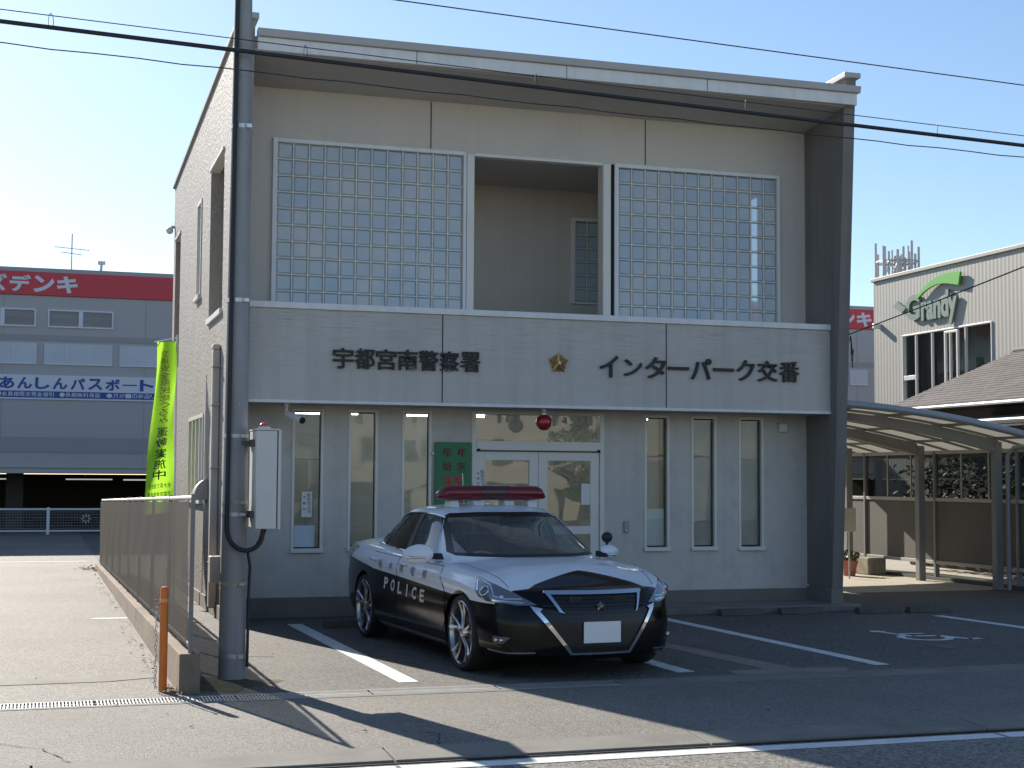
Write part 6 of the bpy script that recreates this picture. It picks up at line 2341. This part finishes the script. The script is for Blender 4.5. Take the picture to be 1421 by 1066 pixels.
        obj('wheel_back', MB().lathe([(0, yo - sgn * .15), (.262, yo - sgn * .15)], 32, (wx, 0, .325), 'y'), M_CABIN, ty)
# round helper mirror on the car's left door mirror
am = part('helper_mirror', MB().sphere((-.78, .875, 1.10), .055, 20, 0, (.7, 1, .95)), M_BLACK, smooth=60)
part('helper_mirror_arm', MB().tube([(-.79, .88, 1.0), (-.78, .875, 1.06)], .012, 8), M_BLACK, smooth=60)

# light bar
LX = -1.55
def bar_ring(y, hx, z0, z1, n=16):
    out = []
    for k in range(n):
        a = 2 * math.pi * k / n
        c, s = math.cos(a), math.sin(a)
        out.append((LX + hx * math.copysign(abs(c) ** .6, c), y, (z0 + z1) / 2 + (z1 - z0) / 2 * math.copysign(abs(s) ** .6, s)))
    return out
def bar_mesh(stations):
    vs, fs = [], []
    for s_ in stations:
        vs += bar_ring(*s_)
    for i in range(len(stations) - 1):
        for k in range(16):
            fs.append((i * 16 + k, i * 16 + (k + 1) % 16, (i + 1) * 16 + (k + 1) % 16, (i + 1) * 16 + k))
    fs += [tuple(range(15, -1, -1)), tuple(range((len(stations) - 1) * 16, len(stations) * 16))]
    return MB().add(vs, fs)
def red_mat():
    m = mat('red_lens', (0.20, 0.006, 0.014), 0.08, coat=0.6)
    nt = m.node_tree
    tr = nt.nodes.new('ShaderNodeBsdfTransparent')
    tr.inputs['Color'].default_value = (0.62, 0.03, 0.05, 1)
    mx = nt.nodes.new('ShaderNodeMixShader')
    mx.inputs[0].default_value = 0.72
    nt.links.new(tr.outputs[0], mx.inputs[1])
    nt.links.new(nt.nodes['Principled BSDF'].outputs[0], mx.inputs[2])
    nt.links.new(mx.outputs[0], nt.nodes['Material Output'].inputs['Surface'])
    return m
M_REDL = red_mat()
lbar = bpy.data.objects.new('light_bar', bar_mesh([(-.135, .118, 1.445, 1.594), (.135, .118, 1.445, 1.594)]).mesh('light_bar'))
COL.objects.link(lbar)
lbar.parent = car
WLOC['light_bar'] = Vector((0, 0, 0))
lbar.data.materials.append(mat('dark_maroon_lens', (0.05, 0.008, 0.010), 0.12, coat=0.6))
lbar.data.shade_smooth()
lbar.data.set_sharp_from_angle(angle=R(40))
for sgn in (-1, 1):
    obj('red_lens', bar_mesh([(sgn * .137, .12, 1.446, 1.592), (sgn * .45, .12, 1.448, 1.59), (sgn * .495, .115, 1.452, 1.572), (sgn * .548, .06, 1.462, 1.512), (sgn * .563, .03, 1.468, 1.49)]), M_REDL, lbar, smooth=40)
    obj('rotating_lamp', MB().lathe([(0, 1.46), (.05, 1.46), (.06, 1.51), (.045, 1.54), (0, 1.545)], 16, (LX, sgn * .38, 0)), mat('lamp_core', (0.10, 0.02, 0.02), 0.2), lbar, smooth=40)
    obj('bar_foot', MB().prism([(LX - .10, 1.38), (LX + .10, 1.375), (LX + .07, 1.443), (LX - .07, 1.443)], 'y', sgn * .40 - .045, sgn * .40 + .045), M_WHITE, lbar, bevel=.01)
    obj('bar_foot', MB().prism([(LX - .10, 1.40), (LX + .10, 1.395), (LX + .07, 1.443), (LX - .07, 1.443)], 'y', sgn * .16 - .05, sgn * .16 + .05), M_WHITE, lbar, bevel=.006)
part('roof_antenna', MB().tube([(-1.75, -.20, 1.395), (-1.80, -.20, 1.71)], .005, 6), M_WHITE, smooth=60)

# cabin: dashboard, wheel, seats
M_SEAT = mat('seat_grey', (0.05, 0.05, 0.052), 0.85)
M_SEATW = mat('white_seat_cover', (0.55, 0.56, 0.56), 0.8)
m = MB().prism([(-.42, .86), (-.95, .91), (-1.02, .87), (-1.0, .7), (-.42, .7)], 'y', -.66, .66)
part('dashboard', m, mat('dash_black', (0.06, 0.062, 0.066), 0.7), bevel=.02)
part('dash_papers', MB().box(-.80, -.62, .34, .60, .917, .923), M_SEATW)
tor = [(-1.05 + .07 * math.sin(2 * math.pi * k / 24), -.36 + .18 * math.cos(2 * math.pi * k / 24), .90 + .17 * math.sin(2 * math.pi * k / 24)) for k in range(25)]
part('steering_wheel', MB().tube(tor, .014, 8, cap=False), M_GRILLE, smooth=60)
for x_, ys_ in ((-1.45, (-.36, .36)), (-2.35, (-.36, .36))):
    for y_ in ys_:
        s_ = part('seat', MB().prism([(x_ + .45, .42), (x_ + .45, .55), (x_ + .02, .53), (x_ - .17, 1.06), (x_ - .28, 1.05), (x_ - .12, .42)], 'y', y_ - .24, y_ + .24), M_SEAT, bevel=.04)
        obj('headrest', MB().prism([(x_ - .17, 1.09), (x_ - .20, 1.24), (x_ - .28, 1.23), (x_ - .27, 1.08)], 'y', y_ - .12, y_ + .12), M_SEATW if (x_ > -2 and y_ > 0) else M_SEAT, s_, bevel=.03)
part('inner_mirror', MB().box(-1.02, -.99, -.11, .11, 1.235, 1.295), M_GRILLE, bevel=.01)
# stand the car on its wheels where it is parked
ANG = math.atan2(.23, 2.74)
S_CAR = 0.965
heading = Vector((math.sin(ANG), -math.cos(ANG), 0))
car.location = (4.283, 12.152, 0.004)
car.rotation_euler = (0, 0, math.atan2(heading.y, heading.x))
car.scale = (.985, 1.0, .97)
